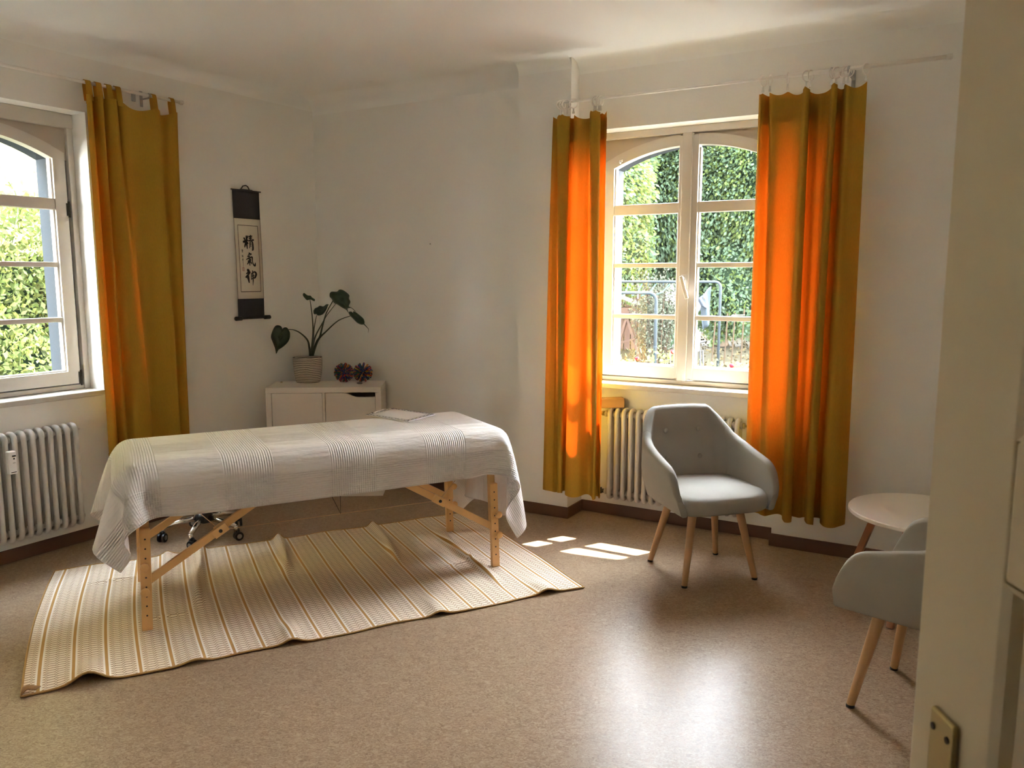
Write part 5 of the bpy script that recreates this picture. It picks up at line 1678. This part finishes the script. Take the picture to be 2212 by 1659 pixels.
def leaves_mesh(name, pts, size, mats, parent, seed, flat=0.5, midx=None):
    """pts: (n,3) numpy; one folded diamond per point"""
    rs = np.random.RandomState(seed)
    n = len(pts)
    d = rs.normal(size=(n, 3)); d[:, 2] -= 0.5; d /= np.linalg.norm(d, axis=1, keepdims=True)
    r = rs.normal(size=(n, 3)); r[:, 2] *= flat
    s = np.cross(d, r); s /= np.linalg.norm(s, axis=1, keepdims=True) + 1e-9
    sz = size * (0.6 + 0.8 * rs.rand(n))[:, None]
    V = np.empty((n, 4, 3))
    V[:, 0] = pts - d * sz * .5; V[:, 1] = pts + s * sz * .27; V[:, 2] = pts + d * sz * .5; V[:, 3] = pts - s * sz * .27
    me = bpy.data.meshes.new(name)
    me.vertices.add(n * 4); me.vertices.foreach_set('co', V.ravel())
    me.loops.add(n * 4); me.loops.foreach_set('vertex_index', np.arange(n * 4, dtype=np.int32))
    me.polygons.add(n); me.polygons.foreach_set('loop_start', np.arange(0, n * 4, 4, dtype=np.int32)); me.polygons.foreach_set('loop_total', np.full(n, 4, dtype=np.int32))
    for m in mats: me.materials.append(m)
    if midx is not None: me.polygons.foreach_set('material_index', midx.astype(np.int32))
    me.update(calc_edges=True)
    o = bpy.data.objects.new(name, me); COL.objects.link(o)
    if parent: o.parent = parent
    return o
for k_ in ('grass', 'bark', 'dark', 'yellowwall', 'galv', 'line_green', 'hutch', 'rooff', 'cane', 'flower', 'wall_far', 'dryleaf', 'outer', 'blanketplain', 'laundrydark'):
    M[k_].node_tree.nodes['Principled BSDF'].inputs['Specular IOR Level'].default_value = 0.04   # matt, weathered surfaces
def blob(mb, c, r, seed, n1=10, n2=14):
    rr = random.Random(seed)
    ph = [rr.random() * 6 for _ in range(4)]
    rows = []
    for i in range(n1 + 1):
        th = pi * i / n1
        row = []
        for k in range(n2):
            a = 2 * pi * k / n2
            f = 1 + .12 * sin(3 * a + ph[0]) * sin(th) + .1 * sin(2 * th + ph[1] + a)
            row.append((c[0] + r[0] * f * sin(th) * cos(a), c[1] + r[1] * f * sin(th) * sin(a), c[2] + r[2] * f * cos(th)))
        rows.append(row)
    mb.grid(rows, wrap=True)
def tree(label, base, blobs, nleaf, size, warm, seed, group='trees behind the lawn', trunk=0.16):
    root = thing('leafy_tree', label, 'tree', base, 0, group)
    mb = MB()
    rs = np.random.RandomState(seed)
    allp = []
    tot = sum(b[3] * b[4] * b[5] for b in blobs)
    for i, (x, y, z, rx, ry, rz) in enumerate(blobs):
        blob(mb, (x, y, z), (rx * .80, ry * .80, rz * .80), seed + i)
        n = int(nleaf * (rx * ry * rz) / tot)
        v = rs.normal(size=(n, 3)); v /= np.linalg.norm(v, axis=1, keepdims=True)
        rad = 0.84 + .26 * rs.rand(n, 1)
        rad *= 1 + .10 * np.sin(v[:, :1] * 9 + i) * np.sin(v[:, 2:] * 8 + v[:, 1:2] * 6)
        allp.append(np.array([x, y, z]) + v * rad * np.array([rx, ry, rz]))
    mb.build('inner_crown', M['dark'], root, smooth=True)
    pts = np.concatenate(allp)
    idx = (rs.rand(len(pts)) < warm).astype(np.int32)
    leaves_mesh('foliage', pts, size, [M['leafA'], M['leafB']], root, seed, midx=idx)
    top = min(b[2] for b in blobs)
    m_ = MB(); m_.tube([(0, 0, 0), (.08, 0, top * .5), (0, .05, max(top, 1.5))], [trunk * 1.3, trunk, trunk * .7], 10); m_.build('trunk', M['bark'], root, smooth=True)
    return root
def at(px, Y, z=GZ):
    P = onY(px, 600, Y); return Vector((P.x, P.y, z))
tree('big cool-green tree filling the left panes of the garden window', at(1420, 21.5), [(0, 0, 5.0, 2.6, 1.8, 3.2), (-1.3, .2, 3.6, 1.6, 1.3, 1.8), (1.3, -.2, 3.6, 1.6, 1.4, 2.0), (.2, -.4, 6.4, 2.0, 1.6, 1.5)], 110000, .12, .22, 11)
tree('yellow-green tree at the left edge of the garden window view', at(1290, 19.0), [(-.5, 0, 4.3, 1.7, 1.4, 2.2), (.2, 0, 2.6, 1.1, 1.0, 1.4), (-1.2, 0, 2.4, 1.4, 1.2, 1.9)], 45000, .11, .6, 12)
tree('large green tree filling the right panes of the garden window', at(1560, 21.0), [(0, 0, 4.9, 2.2, 1.8, 2.9), (.2, -.3, 2.3, 1.5, 1.2, 2.0), (.0, .0, 6.5, 2.0, 1.6, 1.5)], 80000, .115, .30, 13)
tree('pale green tree beside the curtain in the garden view', at(1665, 20.0), [(0, 0, 4.6, 1.7, 1.4, 2.6), (.4, 0, 6.3, 1.6, 1.3, 1.3)], 42000, .115, .5, 14)
tree('distant dark tree further right behind the curtain', at(1800, 24.0), [(0, 0, 3.6, 2.2, 1.8, 3.4)], 8000, .2, .2, 15)
tree('tree out at the left beyond the wall pier', at(1150, 22.0), [(0, 0, 4.0, 2.4, 1.8, 3.8)], 8000, .2, .3, 16)

# clipped dark hedge and far bushes low on the right
t = thing('hedge', 'dark clipped hedge low in the right panes of the garden window', 'hedge', at(1640, 26.0))
mb = MB(); blob(mb, (0, 0, .75), (2.2, .7, .85), 31); blob(mb, (2.5, .2, .8), (2.2, .7, .9), 32); mb.build('inner', M['wall_far'], t, smooth=True)
rs = np.random.RandomState(5); v = rs.normal(size=(6000, 3)); v /= np.linalg.norm(v, axis=1, keepdims=True)
pts = v * np.array([2.25, .75, .88]) + np.array([0, 0, .75]); pts[::2] += np.array([2.5, .2, .05])
leaves_mesh('foliage', pts, .13, [M['wall_far']], t, 6)
t = thing('bush', 'low dark bush at the foot of the big tree in the garden', 'bush', at(1395, 20.6))
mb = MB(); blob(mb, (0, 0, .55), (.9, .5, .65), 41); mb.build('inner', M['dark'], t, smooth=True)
v = rs.normal(size=(5000, 3)); v /= np.linalg.norm(v, axis=1, keepdims=True)
leaves_mesh('foliage', v * np.array([.95, .55, .7]) + np.array([0, 0, .55]), .11, [M['leafA']], t, 8)
# distant wooden fence behind
t = thing('garden_shed', 'dim grey shed glimpsed behind the hedge in the garden', 'shed', at(1640, 30.0))
mb = MB(); mb.box(-1.6, 1.6, 0, 1.5, 0, 1.95); mb.build('wall', mat('shed_boards', (0.03, 0.035, 0.04), 0.9, var=.2, scale=4), t)
mb = MB(); mb.prism([(-1.8, 1.9), (1.8, 1.9), (1.8, 2.05), (-1.8, 2.25)], -.2, 1.7); mb.build('roof', M['rooff'], t)

# tall dry shrub with pale seed heads
def shrub(label, px, Y, h, seed, n=26, spread=.55):
    root = thing('tall_shrub', label, 'shrub', at(px, Y))
    rr = random.Random(seed)
    mb = MB(); tips = []
    for i in range(n):
        a = rr.random() * 2 * pi; sp = spread * (0.3 + .7 * rr.random()); hh = h * (.62 + .4 * rr.random())
        p = [(0.12 * cos(a) * rr.random(), .12 * sin(a), 0), (sp * .5 * cos(a), sp * .4 * sin(a), hh * .5), (sp * cos(a), sp * .6 * sin(a), hh)]
        q = catmull(p, 9)
        mb.tube(q, [.012 - .0011 * k for k in range(9)], 5); tips.append(q)
    mb.build('stems', M['cane'], root)
    rs_ = np.random.RandomState(seed); pts = []
    for q in tips:
        for k in range(3, 9):
            c_ = np.array(q[k]); m_ = 26 if k > 5 else 12
            pts.append(c_ + rs_.normal(size=(m_, 3)) * np.array([.045, .045, .11]))
    leaves_mesh('seed_heads', np.concatenate(pts), .055, [M['dryleaf']], root, seed)
shrub('tall dry shrub with pale seed heads behind the washing lines', 1428, 15.5, 1.75, 21)
shrub('lower grey-green shrub to the left of the metal pipe', 1395, 16.5, 1.35, 22, 14, .4)

# washing line frames
def frame(label, px0, px1, Y0, Y1, ytop, r, names):
    root = thing('washing_line_frame', label, 'washing line', (0, 0, 0), 0, 'washing line frames')
    A = onY(px0, ytop, Y0); B = onY(px1, ytop, Y1)
    A.z = B.z
    mb = MB()
    rr_ = .09
    pts = [A, B - (B - A).normalized() * rr_]
    for k in range(1, 5):
        a = pi / 2 * k / 5
        pts.append(B + (B - A).normalized() * (-rr_ + rr_ * sin(a)) + Vector((0, 0, -rr_ + rr_ * cos(a))))
    pts.append(B + Vector((0, 0, -rr_))); pts.append(Vector((B.x, B.y, GZ)))
    mb.tube(pts, r, 12); mb.build('pipe', M['galv'], root, smooth=True)
    mb = MB(); mb.tube([Vector((B.x, B.y, B.z - .19)), Vector((B.x, B.y, B.z - .21))], r * 1.25, 12); mb.tube([Vector((B.x, B.y, B.z - .62)), Vector((B.x, B.y, B.z - .64))], r * 1.25, 12); mb.build('collar', M['galv'], root)
    mb = MB(); A2 = Vector((A.x, A.y, GZ)); mb.tube([A, A2], r, 12); mb.build('post', M['galv'], root, smooth=True)
    return A, B
A1, B1 = frame('nearer galvanised washing line frame seen through the left casement', 1180, 1418, 9.6, 9.3, 633, .020, None)
A2, B2 = frame('farther galvanised washing line frame reaching into the right casement', 1180, 1557, 14.4, 13.2, 609, .023, None)
t = thing('washing_lines', 'green plastic washing lines strung between the two metal frames', 'washing line', (0, 0, 0))
for k in range(8):
    f1 = .30 + .085 * k; f2 = .18 + .078 * k
    P0 = A1.lerp(B1, min(1, f1 + .06)) + Vector((0, 0, -.03)); P1 = A2.lerp(B2, f2) + Vector((0, 0, -.04))
    mb = MB(); mb.tube([P0, P0.lerp(P1, .5) + Vector((0, 0, -.05)), P1], .008, 5); mb.build('line', M['line_green'], t)
for k in range(9):
    P1 = A2.lerp(B2, .18 + .085 * k); mb = MB(); mb.tube([P1, P1 + Vector((0, 0, -.06))], .010, 6); mb.build('hook', M['galv'], t)

# laundry
def cloth_piece(label, corners, Y, m, nm='hung_cloth', sag=.05):
    P = [onY(x, y, Y) for x, y in corners]
    c = P[0]
    root_rows = []
    n = 10
    for i in range(n + 1):
        row = []
        for j in range(n + 1):
            u, v = i / n, j / n
            q = (P[0] * (1 - u) + P[1] * u) * (1 - v) + (P[3] * (1 - u) + P[2] * u) * v
            q = q + Vector((0, sag * sin(u * 7 + v * 2), 0)); row.append(q)
        root_rows.append(row)
    mb = MB(); mb.grid(root_rows); o = mb.build(nm, m, smooth=True, solid=.004)
    tag(o, label, 'laundry', 'laundry on the line')
    return o
cloth_piece('pale blue cloth hanging on the washing line', [(1536, 618), (1512, 642), (1519, 714), (1534, 698)], 13.0, M['blanketplain'])
cloth_piece('dark garment pegged beside the pale blue cloth', [(1521, 640), (1503, 644), (1510, 660), (1528, 666)], 12.9, M['laundrydark'])
cloth_piece('white garment with dark trim hanging by the window post', [(1503, 636), (1492, 650), (1496, 690), (1516, 662)], 12.8, M['blanketplain'])
t = thing('clothes_peg', 'yellow clothes peg on the washing line', 'peg', onY(1520, 634, 12.85))
mb = MB(); mb.beam((0, 0, 0), (.012, 0, -.09), .014, .014); mb.beam((.03, 0, .0), (.012, 0, -.09), .014, .014); mb.build('clip', mat('peg_yellow', (.06, .04, .005), .5), t)
t = thing('garden_torch', 'dark iron garden figure standing under the laundry', 'garden ornament', at(1513, 15.2))
mb = MB()
for dx in (-.09, -.03, .05, .11): mb.tube([(dx, 0, 0), (dx * .8, 0, .42)], .018, 6)
mb.tube([(-.02, 0, .4), (.0, 0, .78)], .05, 8); mb.tube([(-.14, 0, .52), (.14, 0, .60)], .022, 6); mb.build('body', M['black'], t)

# rabbit hutch on legs
t = thing('bird_house', 'weathered wooden bird house on crossed legs at the left of the lawn', 'bird house', at(1347, 17.5), radians(-14))
mb = MB(); mb.box(-.34, .40, -.2, .2, .92, 1.16); mb.build('box', M['hutch'], t)
mb = MB()
mb.prism([(-.50, 1.10), (-.06, 1.42), (.48, 1.20), (.48, 1.16), (-.06, 1.36), (-.50, 1.05)], -.28, .28); mb.build('roof', M['rooff'], t)
mb = MB()
for p, q in (((.10, -.15, .95), (-.18, -.28, 0)), ((.10, -.15, .95), (.42, -.28, 0)), ((.10, .15, .95), (-.18, .28, 0)), ((.10, .15, .95), (.42, .28, 0))):
    mb.beam(p, q, .05, .05, up=(0, 1, 0))
mb.beam((-.06, -.24, .38), (.34, -.24, .50), .045, .045, up=(0, 1, 0)); mb.build('legs', M['hutch'], t)
# old fence boards behind the hutch
t = thing('wooden_screen', 'brown wooden board screen behind the bird house', 'fence', at(1342, 20.0))
mb = MB()
for k in range(9): mb.box(-.75 + .17 * k, -.60 + .17 * k, 0, .03, 0, 1.7 + .05 * (k % 2))
mb.build('boards', M['hutch'], t)

# plant canes
for k, (px, pb, pt_) in enumerate(((1539, 735, 695), (1566, 731, 677), (1582, 729, 676), (1602, 722, 668))):
    Y = 16.5
    A = onY(px, pb, Y); T_ = onY(px + 6, pt_, Y); A.z = GZ
    mb = MB(); mb.tube([Vector((0, 0, 0)), T_ - A], .014, 6)
    o = mb.build('plant_cane', M['cane']); o.location = A
    tag(o, ('cane standing just left of the farther pipe', 'cane standing just right of the farther pipe', 'cane under the left end of the pale rail', 'tallest cane, under the right end of the pale rail')[k], 'cane', 'plant canes in the lawn')
A, B = onY(1580, 682, 16.45), onY(1609, 681, 16.45)
mb = MB(); mb.tube([A, B], .022, 6); o = mb.build('rail', M['dryleaf']); tag(o, 'pale rail resting across two plant canes', 'rail')
# flowers under the window
for k, (px, py, Y, lab) in enumerate(((1372, 775, 6.6, 'red flower with green leaves below the left casement'), (1448, 760, 7.0, 'red rose by the foot of the metal pipe'), (1575, 790, 6.8, 'small plant at the foot of the right casement'))):
    P = onY(px, py, Y)
    t = thing('flower', lab, 'flower', (P.x, P.y, GZ), 0, 'flowers under the window')
    h = P.z - GZ
    mb = MB(); mb.tube([(0, 0, 0), (.02, 0, h * .6), (0, 0, h)], .005, 5)
    mb.build('stalk', M['stem'], t)
    rs_ = np.random.RandomState(50 + k)
    leaves_mesh('leaves', rs_.normal(size=(70, 3)) * np.array([.09, .06, .05]) + np.array([-.06, 0, h - .05]), .05, [M['leafB']], t, 60 + k)
    m_ = MB(); blob(m_, (0.02, 0, h), (.022, .022, .018), 70 + k, 6, 8); m_.build('bloom', M['flower'], t, smooth=True)
# fallen leaves
rs = np.random.RandomState(9)
n = 9000
ss = rs.uniform(-9, 6, n); dd = rs.uniform(-26, -9, n)
pts = np.stack([aR.x * ss + nR.x * dd, aR.y * ss + nR.y * dd, np.full(n, GZ + .015)], -1)
M['fallen'] = mat('fallen_leaf', (0.030, 0.0225, 0.011), 0.9, var=0.4, scale=4, spec=0.04)
lv = leaves_mesh('fallen_leaves', pts, .09, [M['fallen']], None, 17, flat=3)
tag(lv, 'dry fallen leaves scattered over the lawn', 'leaves', kind='stuff')

# left side: ivy hedge and yellow house
hedge = thing('ivy_hedge', 'sunlit ivy hedge close outside the left window', 'hedge', (0, 0, GZ))
hedge.rotation_euler = (0, 0, RZL)
rs = np.random.RandomState(77)
n = 60000
s = rs.uniform(-2.0, 6.4, n); z = rs.uniform(0, 1, n)
topz = 2.22 + .16 * np.sin(s * 2.3) + .10 * np.sin(s * 5.1 + 1)
zz = z * topz
face = rs.rand(n) ** 2 * .30
top_m = rs.rand(n) < .10
yy = 7.05 + face + .10 * np.sin(s * 4 + zz * 3) + .07 * np.sin(zz * 7 + s)
zz = np.where(top_m, topz + rs.rand(n) * .12, zz); yy = np.where(top_m, 7.05 + rs.rand(n) * .9, yy)
leaves_mesh('foliage', np.stack([s, yy, zz], -1), .062, [M['leafC'], M['leafB']], hedge, 78, midx=(rs.rand(n) < .4).astype(np.int32))
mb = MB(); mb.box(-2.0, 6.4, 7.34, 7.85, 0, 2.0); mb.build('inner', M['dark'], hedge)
# some shoots above
mb = MB(); tp = []
for k in range(16):
    x = 1.8 + k * .22 + rs.rand() * .1; h_ = .25 + .45 * rs.rand()
    q = catmull([(x, 7.2, 2.1), (x + .05, 7.15, 2.2 + h_ * .6), (x + .14 * (rs.rand() - .3), 7.1, 2.2 + h_)], 8)
    mb.tube(q, .005, 5); tp.append(np.repeat(np.array(q), 5, axis=0) + rs.normal(size=(40, 3)) * .035)
mb.build('shoots', M['stem'], hedge)
leaves_mesh('shoot_leaves', np.concatenate(tp), .06, [M['leafC']], hedge, 79)
t = thing('yellow_house', 'sunlit yellow house wall above the ivy hedge', 'house', (0, 0, GZ))
t.rotation_euler = (0, 0, RZL)
mb = MB(); mb.box(-7, 9, 10.4, 12.5, 0, 10.2); mb.build('wall', M['yellowwall'], t)
mb = MB(); mb.prism([(9.6, 7.2), (13.2, 7.2), (11.5, 8.8)], -7.3, 9.3, axis='y'); r_ = mb.build('roof', M['rooff'], t); r_.rotation_euler = (0, 0, pi / 2); r_.location = (0, 0, 0)
bpy.data.objects.remove(r_)
mb = MB(); mb.add([(-7.3, 10.1, 10.1), (9.3, 10.1, 10.1), (9.3, 11.45, 11.5), (-7.3, 11.45, 11.5), (-7.3, 12.8, 10.1), (9.3, 12.8, 10.1)], [(0, 1, 2, 3), (3, 2, 5, 4), (0, 4, 5, 1), (0, 3, 4), (1, 5, 2)]); mb.build('roof', M['rooff'], t)
